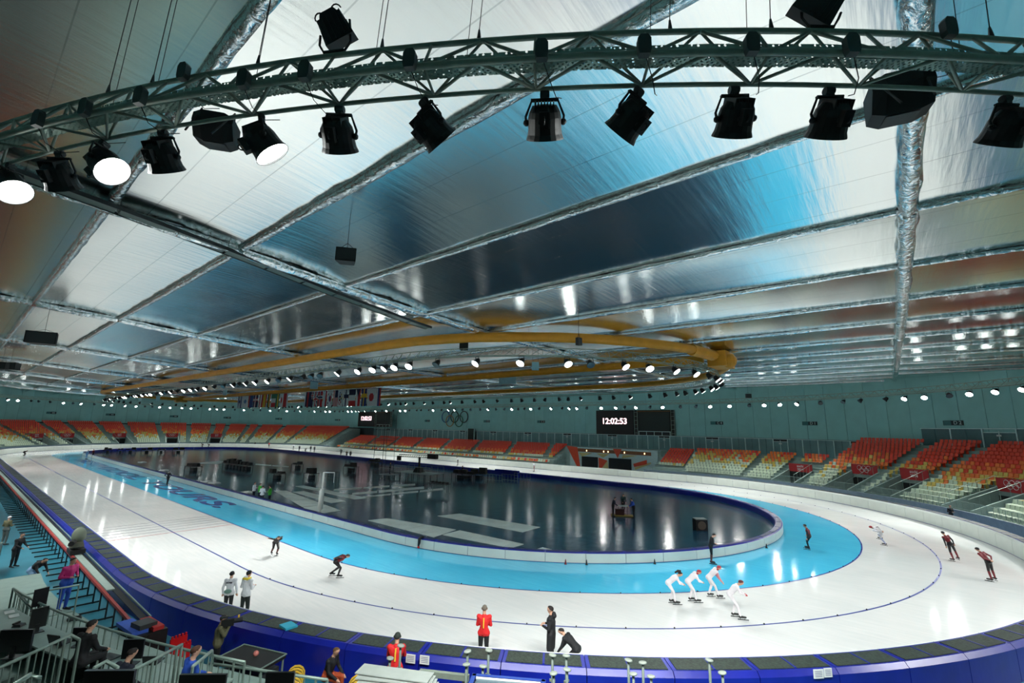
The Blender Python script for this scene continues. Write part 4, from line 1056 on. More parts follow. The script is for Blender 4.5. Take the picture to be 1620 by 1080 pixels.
tri([(2.2, 3.1), (5.5, 3.1), (3.0, 2.3)], M_ochre, 'cream_wedge', -0.01); tri([(6.5, 3.1), (9.5, 3.1), (8.0, 2.3)], M_ochre, 'cream_wedge', -0.01)
tri([(10.3, 4.2), (12.2, 4.2), (11.3, 2.4)], M_org, 'orange_wedge', -0.06); tri([(12.4, 3.1), (15.5, 3.1), (12.2, 2.4)], M_ochre, 'cream_wedge', -0.01)
tri([(7.0, 2.3), (9.0, 1.8), (7.6, 0.1), (7.0, 0.1)], M_org, 'orange_wedge', -0.06); tri([(9.0, 1.8), (9.2, 0.1), (7.6, 0.1)], M_ochre, 'cream_wedge', -0.01)
tri([(14.6, 1.5), (17.4, 2.4), (17.4, 1.6), (14.8, 0.9)], M_org, 'orange_wedge', -0.06); tri([(14.8, 0.8), (18.2, 2.0), (18.2, 1.7), (15.0, 0.4)], M_ochre, 'cream_wedge', -0.03)
for a, b in ((3.0, 6.8), (9.3, 14.2)):
    MB().box(((a+b)/2, -0.03, 1.2), (b-a, 0.1, 2.3)).build('doorway_shade_slab', M_doorshade, pt)  # flat dark slab on the face, doorway shade put into its colour
# ================================================================== people
SKIN = mat('skin_tone', srgb(206, 160, 134), 0.55, var=0.04)
def V3(*a): return Vector(a)
def stand_pose(arms='down', lean=0.0, stance=0.10, head=0.0, twist=0.0):
    J = dict(pelvis=V3(0, 0, 0.96), waist=V3(0.0, 0, 1.10), chest=V3(0.01, 0, 1.30), neck=V3(0.0, 0, 1.47), head=V3(0.03+head, 0, 1.64-abs(head)*0.3))
    for s, k in ((1, 'L'), (-1, 'R')):
        J['hip'+k] = V3(0, 0.09*s, 0.93); J['kne'+k] = V3(0.02, stance*s, 0.50); J['ank'+k] = V3(-0.02, stance*s*1.05, 0.09); J['toe'+k] = V3(0.17, stance*s*1.35, 0.04)
        J['sho'+k] = V3(0, 0.175*s, 1.41)
        e, w_ = {'down': ((-0.03, 0.26, 1.14), (0.05, 0.27, 0.90)), 'front': ((0.0, 0.27, 1.15), (0.24, 0.12, 1.16)), 'back': ((-0.13, 0.27, 1.16), (-0.19, 0.05, 0.98)), 'akimbo': ((-0.08, 0.42, 1.18), (0.06, 0.20, 1.02)), 'camera': ((0.14, 0.27, 1.22), (0.26, 0.10, 1.48)), 'reach': ((0.14, 0.22, 1.18), (0.40, 0.16, 1.10)), 'fold': ((0.04, 0.225, 1.15), (0.23, -0.05, 1.17))}[arms]
        J['elb'+k] = V3(e[0], e[1]*s, e[2]); J['wri'+k] = V3(w_[0], w_[1]*s, w_[2])
    if lean:
        M = Matrix.Rotation(lean, 3, 'Y'); b = J['pelvis']
        for q in ('waist', 'chest', 'neck', 'head', 'shoL', 'shoR', 'elbL', 'elbR', 'wriL', 'wriR'): J[q] = M @ (J[q]-b)+b
    return J
def skate_pose(lean=1.0, hip=0.80, knee=0.22, legL=None, legR=None, arms='back', tilt=0.0):
    """bent skater: hips at height hip, back leaning forward by lean"""
    J = {}; b = V3(-0.16, 0, hip); J['pelvis'] = b; M = Matrix.Rotation(lean, 3, 'Y')
    def up(x, y, z): return M @ V3(x, y, z)+b
    J['waist'] = up(0, 0, 0.15); J['chest'] = up(-0.02, 0, 0.36); J['neck'] = up(0.0, 0, 0.52); J['head'] = up(0.06, 0, 0.66)+V3(-0.02, 0, 0.06)
    for s, k in ((1, 'L'), (-1, 'R')):
        J['hip'+k] = b+V3(0, 0.09*s, -0.02); J['sho'+k] = up(0, 0.18*s, 0.47)
        J['kne'+k] = V3(knee-0.05, 0.10*s, 0.46*hip/0.8); J['ank'+k] = V3(-0.06, 0.10*s, 0.11); J['toe'+k] = V3(0.15, 0.11*s, 0.08)
        a = arms if isinstance(arms, str) else arms[0 if s > 0 else 1]
        if a == 'back': J['elb'+k] = J['sho'+k]+V3(-0.20, 0.09*s, 0.06); J['wri'+k] = b+V3(-0.04, 0.03*s, 0.16)
        elif a == 'swing': J['elb'+k] = J['sho'+k]+V3(0.10, 0.05*s, -0.22); J['wri'+k] = J['sho'+k]+V3(0.28, -0.10*s, -0.30)
        elif a == 'down': J['elb'+k] = J['sho'+k]+V3(0.08, 0.05*s, -0.25); J['wri'+k] = J['sho'+k]+V3(0.22, 0.02*s, -0.44)
        elif a == 'rear': J['elb'+k] = J['sho'+k]+V3(-0.22, 0.14*s, 0.02); J['wri'+k] = J['sho'+k]+V3(-0.46, 0.22*s, 0.0)
        elif a == 'side': J['elb'+k] = J['sho'+k]+V3(-0.02, 0.10*s, -0.27); J['wri'+k] = J['sho'+k]+V3(0.03, 0.15*s, -0.50)
    for leg, k in ((legL, 'L'), (legR, 'R')):
        if leg: J['kne'+k] = V3(*leg[0]); J['ank'+k] = V3(*leg[1]); d = leg[2] if len(leg) > 2 else (0.2, 0, -0.03); J['toe'+k] = J['ank'+k]+V3(*d)
    return J
def sit_pose(lean=0.15):
    J = stand_pose('reach', 0)
    for s, k in ((1, 'L'), (-1, 'R')):
        J['kne'+k] = V3(0.42, 0.12*s, 0.93); J['ank'+k] = V3(0.40, 0.12*s, 0.50); J['toe'+k] = V3(0.60, 0.13*s, 0.46)
    M = Matrix.Rotation(lean, 3, 'Y'); b = J['pelvis']
    for q in ('waist', 'chest', 'neck', 'head', 'shoL', 'shoR', 'elbL', 'elbR', 'wriL', 'wriR'): J[q] = M @ (J[q]-b)+b
    for q in J: J[q] = J[q]-V3(0, 0, 0.46)
    return J
def capsule(mb, a, b, ra, rb, n=8, m=0):
    a, b = Vector(a), Vector(b); d = b-a; L = d.length
    if L < 1e-5: d = V3(0, 0, 1); L = 1e-5
    d = d/L; x = d.orthogonal().normalized(); y = d.cross(x); vs = []; st = []
    for k in range(4): t = -math.pi/2+math.pi/2*k/3; st.append((a+d*(ra*math.sin(t)), max(ra*math.cos(t), 0.002)))
    for k in range(4): t = math.pi/2*k/3; st.append((b+d*(rb*math.sin(t)), max(rb*math.cos(t), 0.002)))
    for c, r in st:
        for i in range(n): t = 2*math.pi*i/n; vs.append(c+x*(r*math.cos(t))+y*(r*math.sin(t)))
    fs = [(i*n+k, i*n+(k+1) % n, (i+1)*n+(k+1) % n, (i+1)*n+k) for i in range(len(st)-1) for k in range(n)]
    fs += [tuple(range(n-1, -1, -1)), tuple(range((len(st)-1)*n, len(st)*n))]
    mb.add(vs, fs, m)
PN = [0]
def person(label, P, face, J, top, legs, hair, shoes=None, scale=1.0, bulk=1.0, skates=False, blade=None, lod=0, cap=None, hood=False, coat=False, sleeves=None, lroll=0.0, group=None, lower=None, cat='person', back=None, gloves=None, shins=None):
    """one continuous body; materials follow the nearest limb"""
    B = []   # (a, b, ra, rb, region)
    k = bulk
    B += [(J['pelvis'], J['waist'], 0.135*k, 0.125*k, 'hips'), (J['waist'], J['chest'], 0.125*k, 0.14*k, 'torso'), (J['chest'], (J['neck']+J['chest']*0.6)/1.6, 0.14*k, 0.09*k, 'torso')]
    B += [(J['chest'], J['neck'], 0.10, 0.062, 'torso'), (J['neck'], J['head'], 0.058, 0.06, 'neck')]
    for s in 'LR':
        B += [(J['sho'+s], J['chest'], 0.075*k, 0.11*k, 'torso'), (J['hip'+s], J['pelvis'], 0.11*k, 0.12*k, 'hips'), (J['waist'], J['hip'+s], 0.11*k, 0.105*k, 'hips'),
              (J['waist'], J['sho'+s], 0.10*k, 0.07*k, 'torso'),
              (J['hip'+s], J['kne'+s], 0.095*k, 0.062*k, 'thigh'), (J['kne'+s], J['kne'+s].lerp(J['ank'+s], 0.35), 0.060*k, 0.062*k, 'shin'), (J['kne'+s].lerp(J['ank'+s], 0.35), J['ank'+s], 0.060*k, 0.042*k, 'shin'),
              (J['ank'+s]-V3(0.03, 0, 0.03), J['toe'+s], 0.052, 0.04, 'foot'),
              (J['sho'+s], J['elb'+s], 0.060*k, 0.047*k, 'arm'), (J['elb'+s], J['wri'+s], 0.048*k, 0.033*k, 'arm')]
        d = (J['wri'+s]-J['elb'+s]).normalized(); side = d.cross(V3(0, 0, 1)); side = side.normalized() if side.length > 0.1 else V3(0, 1, 0); nrm = side.cross(d)
        palm = J['wri'+s]+d*0.07; B.append((J['wri'+s], palm, 0.030, 0.036, 'hand'))
        if lod == 0:
            for f in range(4):
                r0 = palm+side*(0.027*(f-1.5)); L = (0.062, 0.074, 0.070, 0.056)[f]; m1 = r0+d*(L*0.55); B += [(r0, m1, 0.0105, 0.0095, 'hand'), (m1, m1+(d-nrm*0.6).normalized()*(L*0.5), 0.0095, 0.0085, 'hand')]
            th = J['wri'+s]+d*0.025+side*(0.03 if s == 'L' else -0.03); sg = 1 if s == 'L' else -1
            B.append((th, th+(d+side*sg*0.9).normalized()*0.055, 0.013, 0.011, 'hand'))
        else: B.append((palm, palm+d*0.07, 0.036, 0.02, 'hand'))
    hd = J['head']; fwd = V3(1, 0, 0); hz = (hd-J['neck']).normalized(); fx = (fwd-hz*fwd.dot(hz)*0.6).normalized()
    if fx.length < 0.1: fx = fwd
    side = hz.cross(fx).normalized()
    B += [(hd+hz*0.02-fx*0.02, hd+hz*0.03+fx*0.012, 0.092, 0.090, 'head'), (hd-hz*0.06+fx*0.045, hd+fx*0.03, 0.052, 0.07, 'head')]
    if lod == 0:
        B += [(hd+fx*0.088-hz*0.005, hd+fx*0.112-hz*0.03, 0.011, 0.016, 'head'), (hd+fx*0.085-hz*0.065-side*0.015, hd+fx*0.085-hz*0.065+side*0.015, 0.012, 0.012, 'head'), (hd+fx*0.08+hz*0.03-side*0.04, hd+fx*0.08+hz*0.03+side*0.04, 0.018, 0.018, 'head')]
        for q in (-1, 1): B.append((hd+side*(0.092*q)-hz*0.02-fx*0.01, hd+side*(0.097*q)+hz*0.02-fx*0.015, 0.013, 0.016, 'head'))
    if hood: B.append((J['neck']-fx*0.09, J['neck']-fx*0.10+hz*0.05, 0.09, 0.07, 'torso'))
    if coat:
        for s in 'LR': B.append((J['hip'+s], J['hip'+s].lerp(J['kne'+s], 0.95)+V3(0, 0, 0.0), 0.125, 0.115, 'hips'))
    mb = MB()
    for a, b, ra, rb, reg in B: capsule(mb, a, b, ra, rb, 8 if lod == 0 else 6)
    if lroll:
        Mr = Matrix.Rotation(lroll, 3, 'X'); mb.v = [tuple(Mr @ Vector(v)) for v in mb.v]; B = [(Mr @ a, Mr @ b, ra, rb, reg) for a, b, ra, rb, reg in B]; hd = Mr @ hd; hz = Mr @ hz; fx = Mr @ fx; side = Mr @ side; J = {q: Mr @ v for q, v in J.items()}
    zmin = min(v[2] for v in mb.v)+ (-0.075 if skates else 0.0)
    off = V3(0, 0, -zmin)
    tmp = mb.build('tmp_body', SKIN); md = tmp.modifiers.new('r', 'REMESH'); md.mode = 'VOXEL'; md.voxel_size = (0.0125, 0.022, 0.034)[lod]; md.use_smooth_shade = True
    if lod < 2:
        sm = tmp.modifiers.new('s', 'SMOOTH'); sm.factor = 0.5; sm.iterations = (2, 2, 1)[lod]
    dg = bpy.context.evaluated_depsgraph_get(); dg.update(); me = bpy.data.meshes.new_from_object(tmp.evaluated_get(dg)); om = tmp.data; bpy.data.objects.remove(tmp); bpy.data.meshes.remove(om)
    me.materials.clear()
    regs = {'torso': top, 'hips': lower or legs, 'thigh': legs, 'shin': shins or legs, 'foot': shoes or M_black, 'arm': sleeves or top, 'hand': gloves or SKIN, 'neck': cap if hood == 'tight' else SKIN, 'head': SKIN, 'hair': cap or hair}
    mats = []; idx = {}
    for r_, m_ in regs.items():
        if m_ not in mats: mats.append(m_)
        idx[r_] = mats.index(m_)
    for m_ in mats: me.materials.append(m_)
    nv = len(me.vertices); import numpy as np
    co = np.empty(nv*3); me.vertices.foreach_get('co', co); co = co.reshape(-1, 3)
    nl = len(me.loops); nP = len(me.polygons); cen = np.empty(nP*3); me.polygons.foreach_get('center', cen); cen = cen.reshape(-1, 3)
    best = np.full(nP, 1e9); lab_ = np.zeros(nP, dtype=np.int32)
    for a, b, ra, rb, reg in B:
        A = np.array(a); D = np.array(b)-A; L2 = D@D+1e-12; t = np.clip((cen-A)@D/L2, 0, 1); dist = np.linalg.norm(cen-(A+t[:, None]*D), axis=1)-(ra+(rb-ra)*t)
        q = dist < best; best[q] = dist[q]; lab_[q] = idx[reg]
        if reg == 'head':
            rel = cen-np.array(hd); hh = rel@np.array(hz); ff = rel@np.array(fx)
            hq = q & ((hh > (0.03 if not cap else 0.012)+ff*0.95)); lab_[hq] = idx['hair']
    me.polygons.foreach_set('material_index', lab_); me.update()
    root = thing('person', label, cat, (P.x, P.y, P.z+0.0), face, group)
    root.scale = (scale,)*3
    bo = bpy.data.objects.new('body', me); COL.objects.link(bo); bo.parent = root; bo.location = off
    if skates:
        for s in 'LR':
            a, t = J['ank'+s]-V3(0.05, 0, 0.09), J['toe'+s]-V3(0, 0, 0.05); d = (t-a).normalized()
            M = d.to_track_quat('X', 'Z').to_matrix(); c = (a+t)/2
            bl = MB(); bl.box(c-V3(0, 0, 0.045)+d*0.03, (0.43, 0.012, 0.03), M); bl.cyl(c-V3(0, 0, 0.04)-d*0.08, c-d*0.08, 0.012, 5); bl.cyl(c-V3(0, 0, 0.04)+d*0.09, c+d*0.09, 0.012, 5)
            o = bl.build('skate_blade', blade or M_dark, root); o.location = off
    if back:   # flat print or stripe on the back of the jacket
        kind, m_ = back; up_ = (J['neck']-J['waist']).normalized(); bk = -(V3(1, 0, 0)-up_*up_.x).normalized(); c = J['chest']*0.75+J['waist']*0.25
        if kind == 'stripe':
            q = MB(); sd_ = up_.cross(bk)
            pts = [J['waist'].lerp(J['neck'], t)+bk*(0.155*bulk-0.04*max(0, t-0.6)) for t in (0.05, 0.3, 0.55, 0.85)]
            q.sweep([[p_+sd_*0.018, p_-sd_*0.018, p_-sd_*0.018-bk*0.03, p_+sd_*0.018-bk*0.03] for p_ in pts]); o = q.build('yellow_stripe', m_, root); o.location = off
        else:
            sd_ = up_.cross(bk).normalized(); c = J['chest']+bk*(0.155*bulk)+up_*0.06
            Mt = Matrix(((sd_.x, up_.x, bk.x, c.x+off.x), (sd_.y, up_.y, bk.y, c.y+off.y), (sd_.z, up_.z, bk.z, c.z+off.z), (0, 0, 0, 1)))
            text('back_print', kind, 0.085, m_, root, Mt, bold=0.002, ext=0.012)
    PN[0] += 1
    return root
FR = YAW-math.pi/2            # facing to picture right, seen from the camera
BLK = mat('cloth_black', srgb(18, 21, 25), 0.75); NAV = mat('cloth_navy', srgb(24, 30, 48), 0.75); WHT = mat('cloth_white', srgb(226, 230, 236), 0.7)
REDC = mat('cloth_red', srgb(214, 30, 34), 0.7); DRED = mat('suit_dark_red', srgb(120, 24, 34), 0.5); SUIT = mat('suit_black', srgb(20, 18, 22), 0.45); HB = mat('hair_dark', srgb(30, 24, 22), 0.8); HG = mat('hair_grey', srgb(112, 104, 92), 0.8)
PINK = mat('suit_white', srgb(232, 228, 232), 0.45); CAPR = mat('cap_red', srgb(168, 32, 48), 0.6); YEL = mat('cloth_yellow', srgb(236, 214, 60), 0.7); BLU = mat('cloth_blue', srgb(32, 78, 180), 0.7); GRN = mat('cloth_green', srgb(60, 170, 50), 0.7); OLV = mat('cloth_olive', srgb(92, 92, 66), 0.8); GREY = mat('cloth_grey', srgb(88, 100, 98), 0.8); MAG = mat('cloth_magenta', srgb(196, 40, 120), 0.7); LBL = mat('cloth_pale_blue', srgb(130, 170, 210), 0.7); YST = mat('stripe_yellow', srgb(240, 196, 60), 0.6); TEAL_BAG = mat('bag_teal', srgb(110, 150, 140), 0.7); HBL = mat('hair_blond', srgb(150, 120, 76), 0.8)
def G(px, py, z=0.0): return pix(px, py, z)
crL = ((0.12, 0.12, 0.47), (-0.02, 0.12, 0.11)); 
# four skaters in white near the blue lane edge
p = person('skater in white suit with long black hair, bent forward beside the blue lane edge', G(1064, 955), FR-0.15, skate_pose(0.95, 0.86, 0.1, None, ((0.05, -0.10, 0.50), (0.10, -0.10, 0.11)), arms='swing'), PINK, PINK, HB, skates=True, sleeves=PINK, lower=PINK)
hp = MB(); hp.tube([V3(0.43, 0, 1.42), V3(0.30, 0, 1.44), V3(0.16, 0, 1.36)], [0.07, 0.06, 0.03], 8); hp.build('ponytail', HB, p, smooth=True)
person('skater in white suit and red cap with fists raised between two teammates', G(1095, 952), FR-0.1, skate_pose(0.9, 0.86, 0.1, None, ((0.08, -0.10, 0.50), (0.16, -0.10, 0.11)), arms='swing'), PINK, PINK, HB, skates=True, cap=CAPR, hood='tight')
person('skater in white suit and red cap reaching down, third in the line', G(1128, 945), FR-0.1, skate_pose(0.85, 0.86, 0.1, ((0.0, 0.1, 0.5), (-0.15, 0.1, 0.11)), ((0.10, -0.10, 0.50), (0.22, -0.10, 0.11)), arms='down'), PINK, PINK, HB, skates=True, cap=CAPR, hood='tight', sleeves=mat('sleeve_rose', srgb(206, 140, 150), 0.5))
person('skater in white suit and dark cap gliding outside the other three', G(1163, 977), FR-0.35, skate_pose(0.75, 0.90, 0.1, None, ((0.10, -0.12, 0.50), (0.20, -0.16, 0.11)), arms='swing'), PINK, PINK, HB, skates=True, cap=mat('cap_maroon', srgb(84, 24, 34), 0.6), gloves=mat('glove_red', srgb(190, 40, 50), 0.6))
person('skater in black jacket standing with bowed head against the white infield pad', G(1126, 892), FR-0.2, stand_pose('front', 0.22, 0.05, 0.05), BLK, BLK, HB, skates=True, cap=BLK, shins=mat('skin_legs', srgb(96, 50, 46), 0.6))
person('skater in dark suit with red chest leaning in the blue lane', G(1278, 869), FR+2.6, skate_pose(0.25, 0.90, 0.06, None, None, arms='side'), DRED, SUIT, HB, skates=True, cap=SUIT, sleeves=SUIT, lroll=-0.22)
person('skater in white suit leaning far over into the bend with legs stretched', G(1394, 860), FR+2.3, skate_pose(1.0, 0.62, 0.15, ((-0.1, 0.30, 0.40), (-0.35, 0.48, 0.10)), None, arms='back'), PINK, PINK, HB, skates=True, cap=CAPR, lroll=-0.5, shins=mat('suit_lilac', srgb(170, 180, 214), 0.5))
person('skater with red back and black legs gliding with arms loose by the white barrier', G(1513, 888), FR+1.55, stand_pose('down', 0.28, 0.16), DRED, SUIT, HB, skates=True, cap=SUIT, sleeves=SUIT, lroll=-0.25, shins=DRED)
person('skater with red back and hands behind, leaning forward in the outer lane', G(1572, 920), FR+1.75, stand_pose('back', 0.55, 0.13), DRED, SUIT, HB, skates=True, cap=SUIT, lroll=-0.15, shins=DRED)
person('skater in black suit crouching with one arm swung back in the white lane', G(435, 879), FR-0.9, skate_pose(1.05, 0.72, 0.25, None, ((0.0, -0.14, 0.42), (-0.25, -0.16, 0.16)), arms=('back', 'rear')), SUIT, SUIT, HB, skates=True, shins=mat('skin_legs', srgb(96, 50, 46), 0.6))
person('skater in black and maroon suit striding low with hands behind', G(534, 913), FR-0.05, skate_pose(1.15, 0.74, 0.26, ((0.02, 0.1, 0.44), (-0.42, 0.12, 0.13)), ((0.16, -0.1, 0.45), (0.06, -0.1, 0.11)), arms='back'), DRED, SUIT, HB, skates=True, cap=SUIT, sleeves=SUIT, hood='tight')
# standing coaches
p = person('person in white jacket with black cap and teal waist bag standing by the barrier', G(358, 976), YAW+0.15, stand_pose('down'), WHT, BLK, HB, cap=BLK, bulk=1.12, back=('JAPAN', NAV), lower=WHT, shoes=BLK)
bg = MB(); bg.sphere((-0.17, 0, 1.03), 0.12, 12, 8, sc=(0.6, 1.25, 0.7)); bg.build('waist_bag', TEAL_BAG, p, smooth=True)
person('taller person in white hooded jacket with yellow collar and dark trousers', G(384, 981), YAW-0.35, stand_pose('front', 0, 0.14), WHT, mat('trouser_dark_green', srgb(18, 32, 30), 0.7), HB, cap=BLK, bulk=1.1, hood=True, lower=WHT, scale=1.07).children[0].data.materials
yc = MB(); yc.tube([V3(-0.10, 0.11, 1.49), V3(-0.14, 0, 1.50), V3(-0.10, -0.11, 1.49), V3(0.06, -0.10, 1.50)], [0.035, 0.05, 0.045, 0.03], 8)
o = yc.build('yellow_hood', YEL, [q for q in bpy.data.objects if q.get('label', '').startswith('taller person in white')][0], smooth=True)
person('person in long red coat and dark knit cap leaning on the barrier', Vector((*pixd(625, 1056, 36.3, lo=8).xy, -0.03)), YAW+0.1, stand_pose('reach', 0.12), REDC, REDC, HB, cap=mat('cap_dark_green', srgb(44, 54, 48), 0.8), bulk=1.1, coat=True, lower=REDC, back=('stripe', YST), scale=1.08)
person('person in red jacket with yellow back stripe and grey hair standing on the ice', G(764, 1050), YAW-0.05, stand_pose('fold'), REDC, BLK, HG, bulk=1.08, lower=REDC, back=('stripe', YST), scale=1.04)
person('dark haired person in long black coat standing on the ice', G(872, 1053), FR+math.pi-0.4, stand_pose('front'), BLK, BLK, HB, bulk=1.12, coat=True, hood=True, scale=1.06)
person('person in black with white headband bending over the barrier beside the long coat', G(906, 1061), FR+math.pi-0.5, skate_pose(0.95, 0.74, 0.2, arms='down'), BLK, BLK, HB, bulk=1.1)
person('person in black uniform standing behind the barrier below the stand steps', Vector((*pixd(1505, 818, 36.7, lo=30).xy, -0.03)), YAW+math.pi, stand_pose('front'), BLK, BLK, HB, lod=1, bulk=1.1)
# far skaters and walkers
far_p = [(264, 768, 'skater in dark suit standing arms akimbo on the ice lettering', stand_pose('akimbo', 0, 0.05), BLK, BLK, YAW, True), (38, 721, 'skater in dark suit crouching on the distant start of the straight', skate_pose(1.1, 0.72, 0.24), SUIT, SUIT, FR, True), (136, 726, 'skater in pale suit near the start of the ice lettering', stand_pose('down', 0.2), LBL, LBL, FR, True), (146, 724, 'skater in maroon and black beside the pale one', stand_pose('down'), DRED, NAV, FR, True),
         (724, 736, 'person in white jacket skating on the far straight by the crane platform', stand_pose('front', 0.3), WHT, BLK, FR+math.pi, True), (845, 746, 'person in white top skating on the far straight by the portal', stand_pose('down', 0.3), WHT, DRED, FR+math.pi, True),
         (320, 707, 'dark skater bent low leading on the distant bend', skate_pose(1.1, 0.72, 0.24), SUIT, SUIT, FR+math.pi, True), (330, 707.5, 'dark skater bent low following on the distant bend', skate_pose(1.1, 0.72, 0.24), SUIT, SUIT, FR+math.pi, True), (403, 707, 'dark clothed person standing on the far ice by the rim', stand_pose('down'), BLK, BLK, YAW, False), (425, 708, 'person in red jacket standing on the far ice', stand_pose('reach'), REDC, BLK, YAW, False), (464, 711, 'person in pale clothes standing on the far ice', stand_pose('down'), WHT, GREY, YAW, False), (473, 714, 'person in dark jacket at the far infield rim', stand_pose('front'), NAV, BLK, YAW, False), (483, 715, 'person seated low at the far infield rim', skate_pose(0.7, 0.6, 0.2), BLK, BLK, YAW, False), (491, 714, 'tall dark person in a pair on the far ice', stand_pose('down'), BLK, BLK, YAW, False), (497, 715, 'shorter dark person in a pair on the far ice', stand_pose('down'), NAV, BLK, YAW, False), (539, 720, 'lone dark person standing on the far ice before the red seats', stand_pose('akimbo'), BLK, BLK, YAW, False), (548, 724, 'person in olive at the far infield rim', stand_pose('front'), OLV, BLK, YAW, False), (554, 724, 'person in black at the far infield rim', stand_pose('down'), BLK, BLK, YAW, False)]
for px, py, lab, J, a, b, f, sk in far_p:
    person(lab, G(px, py), f, J, a, b, HB, skates=sk, lod=2, cap=BLK if sk else None, bulk=1.1)
# infield groups
for px, py, lab, a, f in [(400, 790, 'official in white jacket facing the lane at the infield edge', WHT, FR), (409, 792, 'official in green jacket half hidden behind two white jackets', GRN, FR+1), (413, 797, 'official in white jacket seen from behind on the infield edge', WHT, YAW), (425, 797, 'official in bright green jacket at the infield edge', GRN, FR+math.pi)]:
    person(lab, G(px, py, 0.02), f, stand_pose('front', 0, 0.09), a, NAV, HB, lod=1, bulk=1.15, lower=a)
for px, py, lab, a, f in [(970, 817, 'person in dark red and black at the board on the infield', NAV, FR), (986, 810, 'person in dark teal between two others at the board', mat('cloth_teal', srgb(40, 66, 64), 0.8), YAW+math.pi), (1003, 819, 'person in blue jacket at the board on the infield', BLU, FR+math.pi)]:
    person(lab, G(px, py, 0.02), f, stand_pose('reach', 0.25, 0.09), a, BLK, HB, lod=1, bulk=1.15)
person('person in grey standing on the crane platform', G(616, 756, 0.0)+Vector((0, 0, 0.6)), FR, stand_pose('front'), GREY, BLK, HB, lod=2)
person('person in black standing behind the dark equipment desk of the infield', G(731, 754, 0.0), FR+0.5, stand_pose('front'), BLK, BLK, HB, lod=2)
# ================================================================== on the infield
M_mat = mat('white_floor_mat', srgb(222, 234, 228), 0.45, var=0.12, scale=0.8)
def floor_mat(pts, lab, n=1, th=0.03):
    """pts: four picture corners a,b (one end) c,d (other end); split into n boards"""
    P = [pix(x, y, 0.0) for x, y in pts]; c = sum(P, Vector())/4
    t = thing('floor_mat', lab, 'mat', (c.x, c.y, 0.0), 0, 'white mats on the infield')
    for i in range(n):
        a0, a1 = P[0].lerp(P[3], (i+0.03)/n), P[1].lerp(P[2], (i+0.03)/n); b0, b1 = P[0].lerp(P[3], (i+0.97)/n), P[1].lerp(P[2], (i+0.97)/n)
        h = th+0.008*R.random(); q = [a0-c, a1-c, b1-c, b0-c]
        m = MB(); m.add([(v.x, v.y, 0.002) for v in q]+[(v.x, v.y, h) for v in q], [(3, 2, 1, 0), (4, 5, 6, 7), (0, 1, 5, 4), (1, 2, 6, 5), (2, 3, 7, 6), (3, 0, 4, 7)])
        o = m.build('board', M_mat, t)
        if o.data.polygons[1].normal.z < 0: o.data.flip_normals()
floor_mat([(582, 823), (612, 820), (722, 838), (687, 850)], 'wide white mat of boards beside the near infield pad', 5)
floor_mat([(700, 846), (727, 839), (829, 861), (808, 867)], 'white boards trailing towards the bend from the wide mat', 8)
floor_mat([(692, 816), (727, 812.5), (855, 834), (827, 842)], 'long white mat of slatted boards on the reflecting floor', 9)
floor_mat([(842, 871), (858, 866), (886, 873), (880, 875)], 'small white boards against the infield pad', 3)
floor_mat([(433, 776), (452, 776), (540, 808), (500, 814)], 'large white mat by the four officials', 4)
floor_mat([(463, 778), (480, 777), (547, 793), (525, 796)], 'white strip mat before the tall white post', 3)
floor_mat([(467, 769), (480, 768), (583, 788), (562, 790)], 'longer white strip mat beyond the tall white post', 4)
floor_mat([(526, 776), (527, 774), (658, 765), (658, 767.5)], 'narrow white strip mat pointing at the crane platform', 3)
floor_mat([(556, 783), (556, 780), (672, 769.5), (672, 773)], 'second narrow white strip mat near the crane platform', 3)
floor_mat([(572, 787), (572, 785.5), (702, 772), (702, 775)], 'third narrow white strip mat ending at the bench', 3)
floor_mat([(304, 733), (336, 730), (374, 729), (345, 734)], 'pale grey mat on the distant infield', 2)
floor_mat([(403, 735), (404, 733.5), (458, 737.5), (457, 739)], 'thin pale strip on the distant infield', 2)
for x, y, lab in [(222, 731, 'small white pad left on the infield rim near the lettering'), (256, 744, 'flat white pad left on the infield rim'), (335, 764, 'crumpled white sheet on the infield rim'), (322, 762, 'narrow white board on the infield rim'), (385, 779, 'white board lying at the officials\' feet')]:
    P = pix(x, y, 0.05); t = thing('loose_sheet', lab, 'sheet', (P.x, P.y+0.3, 0.0), 0.3, 'loose white sheets')
    m = MB(); m.box((0, 0, 0.06), (1.4, 0.9, 0.1), taper=0.9); m.box((0.2, 0.1, 0.15), (0.7, 0.5, 0.08), taper=0.8); m.build('sheet', M_white, t)
# white wrapped post frame
P = pix(506, 811, 0.0); zt = vert_z(P, 747)
pf_ = thing('wrapped_post', 'tall white post with padded lower half and short arm on the infield edge', 'post', P, FR)
MB().cyl((0, 0, 0), (0, 0, zt), 0.07, 8).build('pole', M_white, pf_, smooth=True)
MB().lathe([(0.25, 0.1), (0.35, 0.24), (zt*0.55, 0.22), (zt*0.6, 0.1)], (0, 0, 0), (0, 0, 1), 10).build('padding', M_white, pf_, smooth=True)
MB().cyl((0, 0, zt), (1.0, 0, zt), 0.05, 6).build('arm', M_white, pf_)
MB().cyl((1.0, 0, zt), (1.0, 0, zt-0.9), 0.03, 6).build('drop', M_white, pf_)
